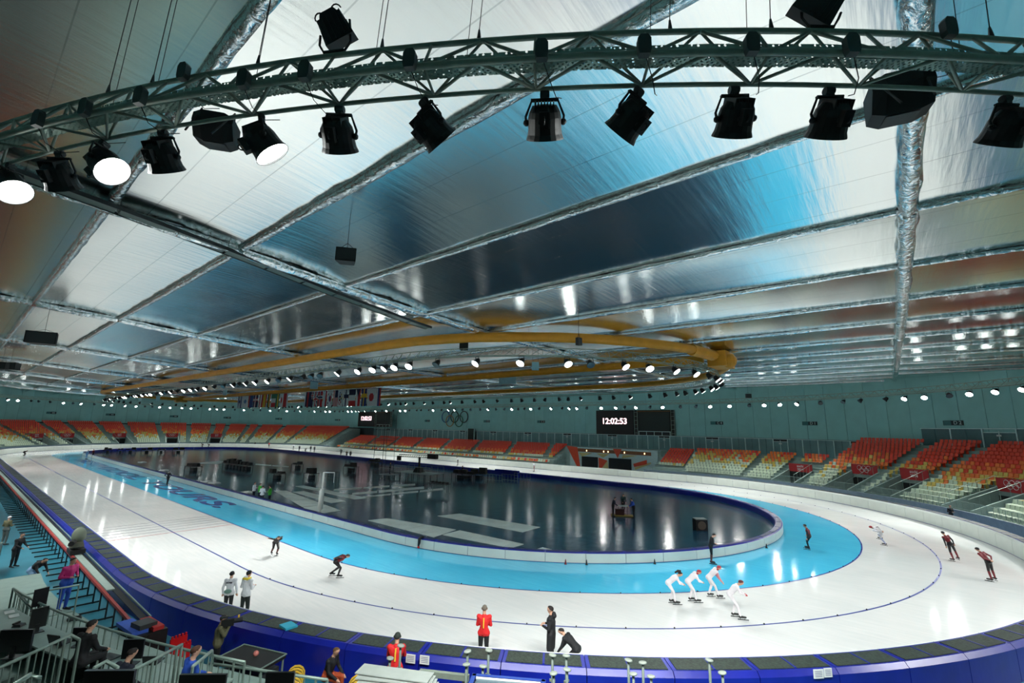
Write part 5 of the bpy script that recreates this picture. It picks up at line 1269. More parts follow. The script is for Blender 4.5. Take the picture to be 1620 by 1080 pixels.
# scaffold tower
P = pix(606, 747, 0.0); sc = thing('scaffold_tower', 'slim grey scaffold tower rising past the far clock', 'scaffold', P, 0.3)
H = vert_z(P, 650); W = 2.4
for a in (-1, 1):
    for b in (-1, 1): MB().cyl((a*W/2, b*W/2, 0), (a*W/2, b*W/2, H), 0.04, 5).build('standard', M_dark, sc)
nl = int(H/1.5)
for i in range(nl):
    z = H*i/nl+0.2
    for a in (-1, 1):
        MB().cyl((a*W/2, -W/2, z), (a*W/2, W/2, z), 0.03, 4).build('ledger', M_dark, sc); MB().cyl((-W/2, a*W/2, z), (W/2, a*W/2, z), 0.03, 4).build('ledger', M_dark, sc)
    if i % 2 == 0 and i < nl-1:
        MB().cyl((-W/2, -W/2, z), (W/2, -W/2, z+1.5), 0.025, 4).build('brace', M_dark, sc)
MB().box((0, 0, H*0.55), (W, W, 0.06)).build('deck', M_dark, sc)
# crane platform
M_deck = mat('stage_deck_grey', srgb(150, 166, 164), 0.5)
def platform(P, w_, d_, h_, rz, lab, rails=True):
    t = thing('stage_platform', lab, 'platform', (P.x, P.y, 0), rz)
    MB().box((0, 0, h_), (w_, d_, 0.1)).build('deck', M_deck, t)
    n = max(2, int(w_/1.2))
    for i in range(n+1):
        for s in (-1, 1): MB().box((-w_/2+w_*i/n, s*d_/2*0.95, h_/2), (0.06, 0.06, h_)).build('leg', M_dark, t)
    if rails:
        for s in (-1, 1):
            MB().cyl((-w_/2, s*d_/2, h_+1.0), (w_/2, s*d_/2, h_+1.0), 0.025, 5).build('rail', M_steel, t)
            for i in range(n+1): MB().cyl((-w_/2+w_*i/n, s*d_/2, h_), (-w_/2+w_*i/n, s*d_/2, h_+1.0), 0.02, 5).build('rail_post', M_steel, t)
    return t
P = pix(662, 757, 0.0); platform(P, 7.5, 3.0, 0.9, 0.1, 'grey raised stage under the camera crane on the infield')
P = pix(616, 756, 0.0); platform(P, 2.4, 2.0, 0.55, 0.1, 'small low stage beside the crane stage')
cr = thing('camera_crane', 'black camera crane folded flat over its stage on the infield', 'camera crane', (pix(662, 757, 0.0).x, pix(662, 757, 0.0).y, 0.97), 0.15)
MB().box((0, 0, 0.35), (1.4, 1.2, 0.7), taper=0.6).build('base', M_black, cr); MB().cyl((0, 0, 0.6), (0, 0, 2.2), 0.16, 8).build('column', M_black, cr)
arm = MB()
for a in (-0.15, 0.15):
    for b in (-0.12, 0.2): arm.cyl((-4.2, a, 2.3+b), (3.0, a, 2.4+b), 0.045, 5)
for i in range(16): arm.cyl((-4.2+0.45*i, -0.15, 2.2), (-3.9+0.45*i, -0.15, 2.55), 0.03, 4)
tag(arm.build('lattice_arm', M_black, cr), kind='stuff')
MB().box((2.6, 0, 2.45), (1.6, 0.7, 0.7)).build('counterweight', M_black, cr); MB().box((-4.3, 0, 1.9), (0.6, 0.4, 0.7)).build('camera_head', M_black, cr)
# desks, cases and fences of the television crews
def equip(px, py, w_, lab, rz=0.1, tall=1.0):
    P = pix(px, py, 0.0); t = thing('equipment_desk', lab, 'equipment', (P.x, P.y, 0), rz)
    rr = random.Random(px); MB().box((0, 0, 0.78), (w_, 1.1, 0.07)).build('table_top', M_dark, t)
    for a in (-1, 1):
        for b in (-1, 1): MB().box((a*w_*0.47, b*0.48, 0.38), (0.06, 0.06, 0.76)).build('leg', M_black, t)
    n = max(2, int(w_/1.1))
    for i in range(n):
        h = tall*rr.uniform(0.25, 0.8); MB().box((-w_/2+w_*(i+0.5)/n, rr.uniform(-0.2, 0.2), 0.82+h/2), (w_/n*0.8, 0.6, h), rotz(rr.uniform(-0.2, 0.2)), taper=0.9).build('monitor_case', M_black, t)
    for i in range(n-1): MB().box((-w_/2+w_*(i+1)/n, 0.1, 0.25), (w_/n*0.6, 0.7, 0.5)).build('flight_case', M_dark, t)
equip(733, 757, 4.2, 'dark equipment desk with cases where a crew member sits'); equip(757, 757, 3.2, 'dark equipment desk with a screen next to the seated crew', 0.0, 1.3)
equip(305, 745, 2.6, 'dark heap of cases on the distant infield', 0.4, 1.2); equip(375, 741, 9.0, 'long dark stage desk of cases on the distant infield', 0.1, 1.0)
equip(437, 757, 3.2, 'dark desk of cases behind the officials'); equip(492, 757, 2.2, 'dark desk with a small screen near the tall post', 0.2, 1.0); equip(470, 741, 2.0, 'low dark case on the distant floor', 0.2, 0.6); equip(555, 745, 3.0, 'dark desk near the scaffold tower', 0.1, 0.9); equip(592, 736, 3.4, 'dark desk at the far infield rim', 0.1, 1.0)
for k, (px, w_) in enumerate([(170, 1.6), (190, 1.2), (206, 2.2), (232, 2.4), (255, 1.6), (282, 2.6)]):
    equip(px, 716, w_, '%s dark bank of crew desks along the far end rim of the infield' % ORD[k], 1.2, 0.7)
bn = pix(694, 778, 0.0); t = thing('bench_table', 'light metal bench table standing alone on the infield', 'table', (bn.x, bn.y, 0), 0.1)
MB().box((0, 0, 1.0), (3.0, 0.9, 0.06)).build('top', M_dark, t)
for i in range(5): MB().box((-1.2+0.6*i, 0.1, 1.12), (0.3, 0.3, 0.2)).build('tool_box', M_black, t)
for a in (-1, 1):
    for b in (-1, 1): MB().cyl((a*1.4, b*0.4, 0), (a*1.4, b*0.4, 1.0), 0.03, 5).build('leg', M_steel, t)
for px, py, w_, lab in [(782, 762, 3.2, 'pale metal fence frame beside the blue pad row'), (806, 762, 3.0, 'pale metal fence frame in the middle of three'), (826, 760, 3.0, 'pale metal fence frame nearest the portal'), (525, 757, 3.5, 'thin dark fence frame beside the tall post'), (560, 752, 4.0, 'thin dark fence frame near the scaffold tower')]:
    P = pix(px, py, 0.0); t = thing('fence_frame', lab, 'fence', (P.x, P.y, 0), 0.05, 'fence frames on the infield'); m_ = M_steel if px > 700 else M_dark
    for z in (0.25, 1.05): MB().cyl((-w_/2, 0, z), (w_/2, 0, z), 0.03, 5).build('rail', m_, t)
    for i in range(6): MB().cyl((-w_/2+w_*i/5, 0, 0), (-w_/2+w_*i/5, 0, 1.05), 0.025, 5).build('bar', m_, t)
bx_ = pix(802, 754, 0.0); t = thing('blue_padding', 'stack of blue foam pads behind the fence frames', 'foam pad', (bx_.x, bx_.y, 0), 0.05)
for i in range(3): MB().box((-1.6+1.6*i, 0, 0.55), (1.5, 0.5, 1.1)).build('pad', M_blue, t)
# board with three people
P = pix(984, 816, 0.0); t = thing('work_sled', 'yellow edged work board on the dark floor with people around it', 'board', (P.x, P.y, 0), FR-0.15)
MB().box((0, 0, 0.06), (2.0, 0.8, 0.08)).build('yellow_base', mat('worn_yellow', srgb(150, 126, 52), 0.7), t); MB().box((-0.2, 0.1, 0.35), (0.8, 0.5, 0.5)).build('crate', mat('crate_maroon', srgb(60, 22, 20), 0.7), t)
MB().box((0.1, 0.1, 0.9), (1.0, 0.7, 0.05)).build('table_top', M_deck, t)
for a in (-1, 1): MB().cyl((0.1+a*0.4, 0.1, 0.1), (0.1+a*0.4, 0.1, 0.9), 0.03, 5).build('leg', M_dark, t)
# monitor loudspeaker on the bend infield
P = pix(1108, 838, 0.0); t = thing('stage_monitor', 'black and tan loudspeaker box lying on the infield bend', 'loudspeaker', (P.x, P.y, 0), YAW+math.pi)
MB().box((0, 0, 0.42), (0.75, 0.95, 0.84)).build('cabinet', M_black, t); MB().lathe([(0, 0.34), (0.03, 0.3), (0.04, 0.1)], (0.376, 0, 0.4), (1, 0, 0), 16).build('cone', mat('speaker_cone_tan', srgb(96, 84, 74), 0.7), t); MB().box((0, 0, 0.88), (0.7, 0.9, 0.06)).build('lid', M_deck, t)
for px, lab in [(895, 'small red and black cone at the foot of the infield pad'), (928, 'small dark cone at the foot of the infield pad'), (1038, 'small dark cone at the foot of the pad near the bend'), (1220, 'thin dark pin by the pad where the bend turns')]:
    P = pix(px, 893 if px < 1100 else 868, 0.0); q = stad(upos(P.x, P.y, ICX), IR+0.25, ICX)[0]; t = thing('ice_cone', lab, 'cone', (q.x, q.y, 0), 0, 'cones along the infield pad')
    MB().lathe([(0, 0.09), (0.02, 0.09), (0.03, 0.06), (0.28, 0.02)], (0, 0, 0), (0, 0, 1), 8).build('body', M_black if px != 895 else mat('cone_red', srgb(120, 30, 40), 0.6), t)
P = pix(670, 866, 0.0); q = stad(upos(P.x, P.y, ICX), IR+0.12, ICX)[0]
t = thing('hanging_jacket', 'black garment with red end hanging over the white infield pad', 'jacket', (q.x, q.y, 0.0), math.atan2(q.y, q.x-ICX))
MB().tube([(-0.35, 0, 0.68), (-0.1, 0, 0.70), (0.06, 0, 0.62), (0.09, 0.02, 0.4), (0.08, -0.04, 0.2)], [0.07, 0.1, 0.1, 0.09, 0.06], 8).build('cloth', BLK, t, smooth=True); MB().sphere((0.05, -0.05, 0.12), 0.08, 8, 6).build('red_end', REDC, t, smooth=True)
# ================================================================== foreground: rail camera, crews, press seats
rail = thing('camera_rail', 'long red edged camera rail on black trestles beside the blue pads', 'camera rail', (0, -36.35, 0.0))
X0, X1 = -22.0, 63.4
MB().box(((X0+X1)/2, -0.14, 1.0), (X1-X0, 0.09, 0.10)).build('red_beam', mat('rail_red', srgb(150, 48, 44), 0.5), rail)
MB().box(((X0+59)/2, 0.08, 1.02), (59-X0, 0.26, 0.05)).build('white_top', mat('rail_pale_top', srgb(150, 168, 160), 0.5), rail)
MB().box(((X0+X1)/2, 0.42, 1.03), (X1-X0, 0.04, 0.05)).build('guide_rail', M_steel, rail)
MB().box(((X0+X1)/2, 0.28, 0.94), (X1-X0, 0.22, 0.03)).build('cable_bed', M_black, rail)
lg = MB(); lg.box((0, 0, 0.47), (0.05, 0.05, 0.94)); lg.box((0, -0.3, 0.04), (0.05, 1.1, 0.06)); LGM = lg.mesh('trestle', M_black)
x = X0
while x < X1:
    link('trestle', LGM, rail, (x, 0, 0)); x += 1.25
P = pixy(121, 868, -36.3); dl = thing('rail_camera', 'remote camera under a grey rain hood riding on the camera rail', 'camera', (P.x, -36.3, 1.06))
MB().box((0, 0, 0.12), (1.0, 0.6, 0.2)).build('carriage', M_black, dl); MB().cyl((0, 0, 0.2), (0, 0, 0.5), 0.15, 10).build('pan_head', M_dark, dl)
MB().sphere((0, 0, 0.85), 0.33, 14, 9, sc=(0.9, 0.9, 1.25)).build('hood', mat('hood_grey', srgb(104, 116, 100), 0.7), dl, smooth=True); MB().box((0.05, -0.05, 0.46), (0.8, 0.55, 0.22), taper=0.8).build('cage', mat('cage_bronze', srgb(70, 72, 58), 0.5), dl)
MB().cyl((0.3, -0.2, 0.62), (0.7, -0.35, 0.6), 0.12, 10).build('camera_lens', M_black, dl)
P = pix(243, 985, 1.1); eb = thing('rail_end_box', 'black end box of the camera rail with red and blue cover and cable tangle', 'equipment', (64.3, -36.35, 0.0))
MB().box((0, 0, 0.55), (1.5, 0.9, 1.0), rotz(0.1)).build('cabinet', M_black, eb); MB().box((-0.1, -0.28, 1.1), (1.4, 0.45, 0.1), rotz(0.1)).build('blue_cover', mat('cover_blue', srgb(52, 92, 190), 0.6), eb); MB().box((0.1, 0.2, 1.12), (1.2, 0.3, 0.12), rotz(0.1)).build('red_cover', mat('cover_red', srgb(170, 40, 40), 0.6), eb)
MB().box((0.25, -0.05, 1.22), (0.6, 0.5, 0.14), rotz(0.2)).build('grey_case', M_dark, eb)
rr = random.Random(3)
for i in range(9):
    a = [Vector((rr.uniform(-0.7, 0.9), rr.uniform(-0.7, 0.1), rr.uniform(0.05, 1.0))) for _ in range(5)]; MB().tube(a, 0.022, 5).build('cable', M_black, eb)
# white walkway deck and press terraces
M_wdeck = mat('pale_deck_boards', srgb(132, 156, 148), 0.5, var=0.08); M_desk = mat('desk_white', srgb(140, 162, 154), 0.4); M_deskd = mat('desk_side', srgb(84, 102, 96), 0.5)
def sector(d0, d1, z0, z1, a0, a1, m, name, parent=None, xx=None):
    secs = []; n = 14
    for i in range(n+1):
        a = math.radians(a0+(a1-a0)*i/n); s = [(CX+d*math.cos(a), d*math.sin(a), z) for d, z in ((d0, z0), (d1, z0), (d1, z1), (d0, z1))]
        secs.append(s)
    return MB().sweep(secs).build(name, m, parent)
dk = tag(bpy.data.objects.new('floor_press_terrace', None), 'pale stepped decks of the press seats by the near bend', kind='structure'); COL.objects.link(dk)
sector(37.9, 39.7, 0.85, 1.0, -93, -58, M_wdeck, 'walkway_deck', dk)
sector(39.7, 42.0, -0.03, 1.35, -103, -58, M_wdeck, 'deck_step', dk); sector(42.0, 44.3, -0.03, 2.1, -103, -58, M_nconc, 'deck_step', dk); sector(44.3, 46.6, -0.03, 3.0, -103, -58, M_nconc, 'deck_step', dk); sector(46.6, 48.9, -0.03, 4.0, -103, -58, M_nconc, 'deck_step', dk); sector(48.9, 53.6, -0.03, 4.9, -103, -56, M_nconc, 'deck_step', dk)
def desk(d, z, a0, a1, lab):
    am = math.radians((a0+a1)/2); t = thing('press_desk', lab, 'desk', (0, 0, 0), 0)
    secs = []
    sector(d-0.38, d+0.38, z+0.74, z+0.78, a0, a1, M_desk, 'desk_top', t); sector(d-0.36, d-0.33, z, z+0.74, a0, a1, M_deskd, 'front_panel', t)
    for k in range(5):
        a = math.radians(a0+(a1-a0)*(k+0.02)/4.04); MB().box((CX+d*math.cos(a), d*math.sin(a), z+0.37), (0.7, 0.04, 0.74), rotz(a)).build('side_panel', M_deskd, t)
    return t
desk(40.4, 1.35, -103, -82, 'pale curved press desk with cables behind the first railing'); desk(40.4, 1.35, -80, -66, 'pale curved press desk holding two upright monitors'); rdk = desk(42.9, 2.1, -103, -86, 'pale press desk with red front on the second terrace step'); sector(42.50, 42.53, 2.15, 2.8, -98, -88, M_banner, 'red_front', rdk); desk(42.9, 2.1, -83, -70, 'pale press desk behind the sloping handrail'); desk(45.2, 3.0, -100, -84, 'pale press desk high on the third terrace step')
def railing(pts, h, n, lab, bars=True):
    """pts: list of points on the top rail"""
    b = pts[0]; t = thing('railing', lab, 'railing', (b.x, b.y, b.z-h), 0, 'railings of the press terraces'); o = Vector((b.x, b.y, b.z-h))
    MB().tube([p-o for p in pts], 0.032, 7).build('top_rail', M_steel, t, smooth=True)
    L = [0.0]
    for a, c in zip(pts[:-1], pts[1:]): L.append(L[-1]+(c-a).length)
    def at(s):
        for i in range(len(pts)-1):
            if s <= L[i+1]+1e-6: return pts[i].lerp(pts[i+1], (s-L[i])/max(1e-6, L[i+1]-L[i]))
        return pts[-1]
    if bars: MB().tube([p-o-Vector((0, 0, h*0.86)) for p in pts], 0.018, 5).build('bottom_rail', M_steel, t)
    for i in range(n+1):
        q = at(L[-1]*i/n)-o; post = i % 5 == 0 or i == n
        MB().cyl(q-Vector((0, 0, h if post else h*0.86)), q, 0.028 if post else 0.013, 6).build('post' if post else 'baluster', M_steel, t)
def arcpts(d, z, a0, a1, n=14): return [Vector((CX+d*math.cos(math.radians(a0+(a1-a0)*i/n)), d*math.sin(math.radians(a0+(a1-a0)*i/n)), z)) for i in range(n+1)]
railing(arcpts(39.75, 2.35, -82, -66), 1.0, 36, 'curved pale railing between the walkway and the first press desk')
railing([pix(125, 925, 2.0), pix(80, 933, 2.0), pix(35, 941, 2.05), pix(52, 966, 2.15), Vector(arcpts(39.75, 2.35, -82, -66)[0])], 1.0, 14, 'angled pale railing end around the walkway deck')
railing([pix(-25, 1067, 3.5), pix(50, 1033, 3.4), pix(112, 1004, 3.3), pix(126, 1012, 3.2)], 1.1, 12, 'sloping handrail rising past the dark seated person')
railing([pix(203, 1064, 3.3), pix(250, 1040, 3.1), pix(288, 1019, 3.0)], 1.05, 11, 'sloping handrail above the second upright monitor')
railing([pix(305, 1054, 3.2), pix(320, 1042, 3.1), pix(335, 1029, 3.0), pix(336, 1048, 2.3)], 1.0, 5, 'short sloping handrail beside the brown haired person')
railing([pix(330, 1049, 2.2), pix(400, 1058, 2.2), pix(460, 1067, 2.2), pix(518, 1075, 2.2)], 1.05, 11, 'level railing in front of the flight case table')
railing([pix(150, 1056, 3.9), pix(168, 1046, 3.8), pix(186, 1056, 3.8)], 0.6, 3, 'short bent handrail end behind a dark screen', False)
railing([pix(20, 1085, 4.6), pix(48, 1067, 4.5), pix(62, 1072, 4.5)], 0.8, 3, 'low bent handrail end by the red desk front', False)
# monitors and laptops
M_scrn = mat('monitor_black', srgb(13, 16, 18), 0.3)
def monitor(px, py, z, w_, h_, yaw, lab, tilt=0.0, laptop=False):
    P = pix(px, py, z); t = thing('laptop' if laptop else 'desk_monitor', lab, 'laptop' if laptop else 'monitor', P, yaw, 'screens on the press desks')
    if laptop:
        MB().box((0.16, 0, 0.015), (0.3, w_, 0.03)).build('keyboard', M_dark, t); m = MB(); m.box((0, 0, h_/2), (0.02, w_, h_), None)
        M = Matrix.Rotation(-0.35, 3, 'Y'); m.v = [tuple(M @ Vector(v)) for v in m.v]; m.build('screen', M_scrn, t)
    else:
        MB().box((0, 0, 0.01), (0.22, 0.28, 0.02)).build('foot', M_scrn, t); MB().box((-0.03, 0, 0.12), (0.04, 0.08, 0.2)).build('stem', M_scrn, t); MB().box((0, 0, 0.12+h_/2), (0.05, w_, h_)).build('screen', M_scrn, t)
tc = YAW+math.pi
monitor(20, 1040, 2.9, 0.62, 0.42, YAW+0.1, 'black desk monitor seen from behind by the sloping handrail'); monitor(60, 965, 2.13, 0.34, 0.5, YAW+1.2, 'slim dark monitor turned edge-on beside papers'); monitor(57, 1000, 2.13, 0.34, 0.5, YAW+1.0, 'slim dark monitor turned edge-on before the curved railing')
monitor(88, 1020, 2.2, 0.4, 0.28, YAW-0.2, 'dark open laptop on the first press desk', laptop=True); monitor(160, 1045, 2.13, 0.42, 0.3, YAW-0.3, 'dark open laptop in front of the bowed dark head', laptop=True); monitor(207, 1050, 2.13, 0.46, 0.42, YAW+0.1, 'upright black monitor on the pale curved desk'); monitor(237, 1052, 2.13, 0.3, 0.24, YAW+0.1, 'small dark laptop beside the upright monitor', laptop=True)
monitor(124, 1022, 2.13, 0.36, 0.32, YAW+0.1, 'black monitor behind the dark seated person'); monitor(165, 1122, 4.0, 0.66, 0.36, YAW+0.05, 'wide black screen back close to the bent handrail end'); monitor(315, 1122, 3.4, 0.72, 0.38, YAW+0.05, 'wide black screen back below the brown haired person'); monitor(440, 1106, 3.0, 0.5, 0.32, YAW+0.05, 'black screen back behind the level railing')
for px, py, z, lab in [(15, 968, 2.14, 'white paper sheet lying on the first press desk'), (22, 974, 2.14, 'folded white paper near the slim monitor')]:
    P = pix(px, py, z); tag(MB().box((0, 0, 0.004), (0.3, 0.21, 0.008)).build('paper_sheet', M_white, None, loc=P), lab, 'paper')
P = pix(30, 990, 2.14); t = thing('desk_phone', 'dark desk telephone on the first press desk', 'telephone', P, 0.8); MB().box((0, 0, 0.03), (0.22, 0.2, 0.06), taper=0.8).build('base', M_dark, t); MB().box((-0.08, 0, 0.08), (0.05, 0.2, 0.04)).build('handset', M_black, t)
P = pix(117, 981, 1.0); t = thing('cable_bundle', 'small dark heap of cable on the pale walkway deck', 'cable', P)
for i in range(4): MB().tube([(0.18*math.cos(k*0.7+i), 0.18*math.sin(k*0.7+i), 0.03+0.02*i) for k in range(9)], 0.02, 5).build('loop', M_dark, t)
# people in the foreground
person('person in blue overalls and magenta jacket standing at the walkway end', pix(97, 966, 1.0), FR-0.2, stand_pose('front', 0.12), MAG, BLU, HB, cap=HB, bulk=1.15, lower=BLU, scale=1.05, lod=1)
person('crew member in white cap behind the rail trestles', pix(5, 862, 0.0), YAW, stand_pose('front'), OLV, GREY, HB, cap=WHT, lod=1, bulk=1.15)
person('crew member with dark hair in black jacket beside the white cap', pix(20, 897, 0.0), FR, stand_pose('reach', 0.2), BLK, BLK, HB, lod=1, bulk=1.2)
person('crew member in pale blue trousers bending over a stool', pix(50, 930, 0.0), FR, skate_pose(0.9, 0.84, 0.1, arms='down'), BLK, LBL, HB, lod=1, bulk=1.2)
t = thing('crew_stool', 'worn wooden stool with cloth where a crew member bends', 'stool', pix(42, 935, 0.0)); MB().box((0, 0, 0.6), (0.6, 0.5, 0.1)).build('seat', mat('stool_wood', srgb(110, 120, 96), 0.7), t)
for a in (-1, 1):
    for b in (-1, 1): MB().cyl((a*0.25, b*0.2, 0), (a*0.22, b*0.18, 0.6), 0.025, 5).build('leg', M_dark, t)
cam_p = person('camera operator in olive shirt aiming a shoulder camera over the barrier', Vector((67.05, -35.0, -0.03)), FR+0.5, stand_pose('camera', 0.05), OLV, BLK, HB, bulk=1.15, lower=OLV)
v = thing('shoulder_camera', 'black television camera on the operator\'s shoulder', 'camera', cam_p.location+Vector((0, 0, 1.46)), FR+0.5); MB().box((0.2, -0.1, 0.08), (0.36, 0.13, 0.2)).build('camera_body', M_black, v); MB().cyl((0.36, -0.08, 0.1), (0.62, -0.08, 0.1), 0.07, 10).build('camera_lens', M_black, v); MB().box((0.1, -0.08, 0.24), (0.2, 0.04, 0.06)).build('top_handle', M_dark, v); MB().box((0.5, 0.06, 0.15), (0.05, 0.04, 0.12)).build('yellow_tag', YST, v)
person('dark haired person seated at the press desk behind the sloping handrail', pix(118, 1088, 2.1), YAW-0.2, sit_pose(), BLK, BLK, HB, lod=1, bulk=1.15)
person('person with bowed dark head seated before the open laptop', Vector((*pix(176, 1112, 2.1).xy, 1.75)), YAW-0.3, sit_pose(0.35), NAV, BLK, HB, lod=1, bulk=1.1)
person('person with brown hair in blue jacket by the short handrail', Vector((*pix(290, 1114, 2.1).xy, 1.85)), FR+0.9, sit_pose(0.1), BLU, BLK, mat('hair_brown', srgb(70, 40, 26), 0.8), lod=1, bulk=1.15)
person('blond person in black jacket with orange trim below the blue pads', pix(515, 1100, 0.2), FR-0.3, sit_pose(0.3), BLK, mat('trouser_orange', srgb(170, 70, 30), 0.7), mat('hair_sand', srgb(96, 70, 40), 0.8), lod=1, bulk=1.15)
# flight case table, red chairs, cable ramps
P = pix(405, 1040, 0.5); tb = thing('flight_case_table', 'black topped flight case table with bright metal edges', 'table', (68.75, -34.65, 0.0), math.atan2(-34.65, 12.75)+math.pi/2)
MB().box((0, 0, 0.86), (1.7, 0.95, 0.10)).build('top', M_black, tb)
for s in (-1, 1): MB().box((0, s*0.48, 0.92), (1.72, 0.03, 0.03)).build('metal_edge', M_steel, tb); MB().box((s*0.86, 0, 0.92), (0.03, 0.98, 0.03)).build('metal_edge', M_steel, tb)
for a in (-1, 1):
    for b in (-1, 1): MB().cyl((a*0.8, b*0.42, 0), (a*0.8, b*0.42, 0.84), 0.03, 6).build('leg', M_steel, tb)
MB().box((0, 0, 0.35), (1.4, 0.8, 0.5)).build('case_below', M_dark, tb)
o = MB().sphere((0, 0, 0.07), 0.08, 10, 7).build('snack_cup', mat('cup_rose', srgb(200, 120, 110), 0.6), None, smooth=True); o.location = Vector((68.9, -34.6, 0.95)); tag(o, 'small rose coloured crumpled cup on the flight case table', 'cup')
def chair(px, py, z, rz, lab):
    P = Vector((px, py, z)); t = thing('plastic_chair', lab, 'chair', P, rz, 'red chairs by the barrier'); q = mat('chair_red', srgb(206, 24, 26), 0.4)
    MB().box((0, 0, 0.44), (0.5, 0.5, 0.06)).build('seat', q, t); m = MB(); m.box((-0.25, 0, 0.72), (0.05, 0.5, 0.5))
    for i in range(5): m.box((-0.25, -0.2+0.1*i, 1.0), (0.05, 0.05, 0.1))
    m.build('backrest', q, t); MB().box((0.23, 0, 0.22), (0.04, 0.48, 0.4)).build('front_panel', q, t)
    for a in (-1, 1):
        for b in (-1, 1): MB().box((a*0.22, b*0.22, 0.21), (0.05, 0.05, 0.42)).build('leg', q, t)
chair(65.5, -35.75, -0.03, FR+math.pi-0.5, 'red plastic chair with notched back next to the camera operator'); chair(66.3, -35.9, -0.03, FR+math.pi-0.2, 'darker red plastic chair in shade beside the flight case table')
for px, py, lab in [(466, 1060, 'yellow and black striped hose coil by the level railing'), (566, 1076, 'yellow and black striped hose end below the white panels')]:
    P = pix(px, py, 0.6); t = thing('hose_coil', lab, 'hose', (P.x, P.y, -0.03), -0.6, 'striped hoses')
    for i in range(12): MB().cyl((-0.55+0.09*i, 0, 0.28), (-0.48+0.09*i, 0, 0.28), 0.26 if i % 2 == 0 else 0.24, 12).build('yellow_ring' if i % 2 == 0 else 'black_ring', YST if i % 2 == 0 else M_black, t)
# posts with pale discs along the bottom of the stand
for px, py, lab in [(740, 1031, 'tallest grey post with pale disc top before the red jacket'), (773, 1029, 'grey post with pale disc top against the red jacket legs'), (738, 1052, 'short grey post with pale disc at the blue framed case'), (764, 1055, 'short grey post with square pale disc at the blue framed case'), (874, 1037, 'grey post with pale disc before the black coat'), (896, 1038, 'grey post with pale disc before the bending person'), (876, 1066, 'lower grey post with pale disc under the bending person'), (897, 1060, 'dull grey post with side arm under the bending person'), (994, 1045, 'grey post with pale disc past the bending person'), (1017, 1049, 'grey post with pale disc next to a lower one'), (1002, 1067, 'low grey post with tilted pale disc'), (1030, 1071, 'low grey post with white disc'), (1122, 1045, 'lone grey post with pale disc top'), (1143, 1065, 'low grey post with disc beside the lone one'), (617, 1042, 'post with pale disc in front of the long red coat'), (634, 1022, 'post with pale disc beside the red sleeve')]:
    P = pixd(px, py, 37.1 if py < 1050 else 37.55); t = thing('disc_post', lab, 'post', (P.x, P.y, -0.03), R.uniform(0, 3), 'posts with pale discs'); h = P.z+0.03
    MB().cyl((0, 0, 0), (0, 0, h), 0.035, 7).build('pole', mat('post_grey_green', srgb(96, 112, 104), 0.5), t, smooth=True); MB().lathe([(0, 0.04), (0.02, 0.10), (0.05, 0.10), (0.06, 0.08)], (0, 0, h-0.02), (0.12, 0.1, 1), 12).build('disc', mat('disc_pale', srgb(150, 160, 150), 0.5), t, smooth=True); MB().box((0, 0, h*0.72), (0.15, 0.05, 0.05)).build('collar', mat('collar_dull', srgb(120, 128, 110), 0.6), t)
    MB().lathe([(0, 0.09), (0.03, 0.09), (0.04, 0.05)], (0, 0, 0), (0, 0, 1), 10).build('base', M_dark, t)
# stacked white panels, beam, blue framed case
a, b = pixd(582, 1050, 37.6), pixd(668, 1078, 37.6); c = (a+b)/2; t = thing('panel_stack', 'fanned stack of white boards leaning below the blue pads', 'boards', (c.x, c.y, -0.03), math.atan2((b-a).y, (b-a).x))
for i in range(6): MB().box((0.08*i, -0.09*i, c.z+0.02-0.05*i), (2.0, 0.5, 0.025), rotz(0.06*i)).build('board', mat('board_off_white', srgb(176, 186, 180), 0.5), t)
MB().box((0, -0.25, (c.z-0.3)/2), (1.6, 0.5, c.z-0.3)).build('trestle', M_dark, t)
a, b = pixd(664, 1062, 36.6), pixd(742, 1069, 36.6); c = (a+b)/2; t = thing('alloy_beam', 'bright aluminium beam lying level behind the posts', 'beam', (c.x, c.y, -0.03), math.atan2((b-a).y, (b-a).x))
MB().box((0, 0, c.z), ((b-a).length, 0.12, 0.14)).build('bar', M_truss, t)
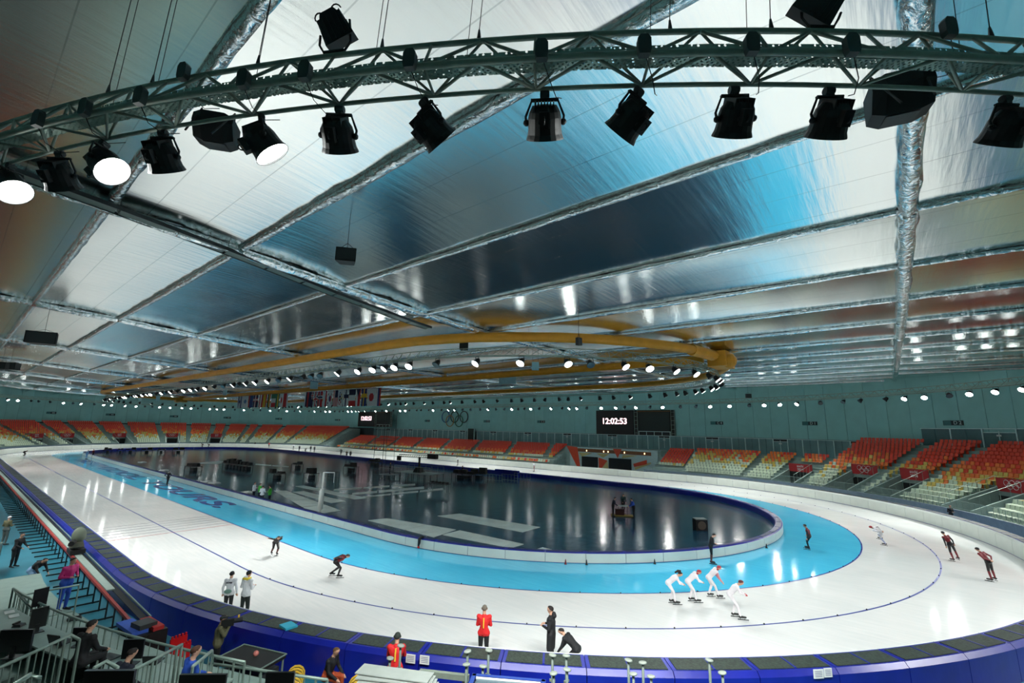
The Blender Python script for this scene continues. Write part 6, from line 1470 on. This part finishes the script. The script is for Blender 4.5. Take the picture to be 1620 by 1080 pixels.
for s in (-1, 1): MB().box((s*(b-a).length*0.4, 0, c.z/2), (0.08, 0.1, c.z)).build('leg', M_dark, t)
a, b = pixd(750, 1068, 37.9), pixd(860, 1077, 37.9); c = (a+b)/2; L = (b-a).length; t = thing('framed_case', 'dark glass topped case with blue frame and white inner edge', 'display case', (c.x, c.y, -0.03), math.atan2((b-a).y, (b-a).x))
MB().box((0, -0.5, c.z/2), (L, 1.0, c.z-0.06)).build('case_body', M_dark, t); MB().box((0, -0.5, c.z), (L*0.9, 0.85, 0.02)).build('glass_top', M_lensoff, t)
for s in (0, 1): MB().box((0, -1.0*s, c.z), (L+0.08, 0.1, 0.1)).build('blue_frame', mat('frame_blue', srgb(40, 70, 150), 0.4), t); MB().box((0, -0.09-0.82*s, c.z+0.02), (L*0.92, 0.03, 0.05)).build('white_edge', M_white, t)
for s in (-1, 1): MB().box((s*L/2, -0.5, c.z), (0.1, 1.08, 0.1)).build('blue_frame', mat('frame_blue', srgb(40, 70, 150), 0.4), t)
# paper notices taped on the pads
M_ink = mat('notice_ink', srgb(120, 120, 150), 0.7)
for px, py, w_, lab in [(650, 1041, 0.30, 'small printed notice taped to the pad beside the red sleeve'), (672, 1043, 0.30, 'second printed notice taped to the pad beside the red sleeve'), (1294, 1065, 0.32, 'printed notice taped to the pad of the bend'), (1309, 1063, 0.26, 'second printed notice folded beside the first on the bend pad')]:
    P = pixd(px, py, 35.75, lo=8); a = math.atan2(P.y, P.x-CX); t = thing('paper_notice', lab, 'notice', (P.x, P.y, P.z), a, 'paper notices on the pads')
    MB().box((0.02, 0, 0), (0.012, w_, 0.24)).build('sheet', M_white, t)
    for k in range(4): MB().box((0.028, 0, 0.07-0.045*k), (0.004, w_*0.7, 0.014)).build('print_line', M_ink, t)
P = pixd(456, 992, 35.3, lo=8); tag(MB().box((0, 0, 0.03), (0.5, 0.4, 0.06)).build('cyan_pad', mat('cyan_cloth', srgb(50, 170, 200), 0.6), None, loc=(P.x, P.y, 1.105)), 'small cyan folded cloth on top of the outer pads', 'cloth')
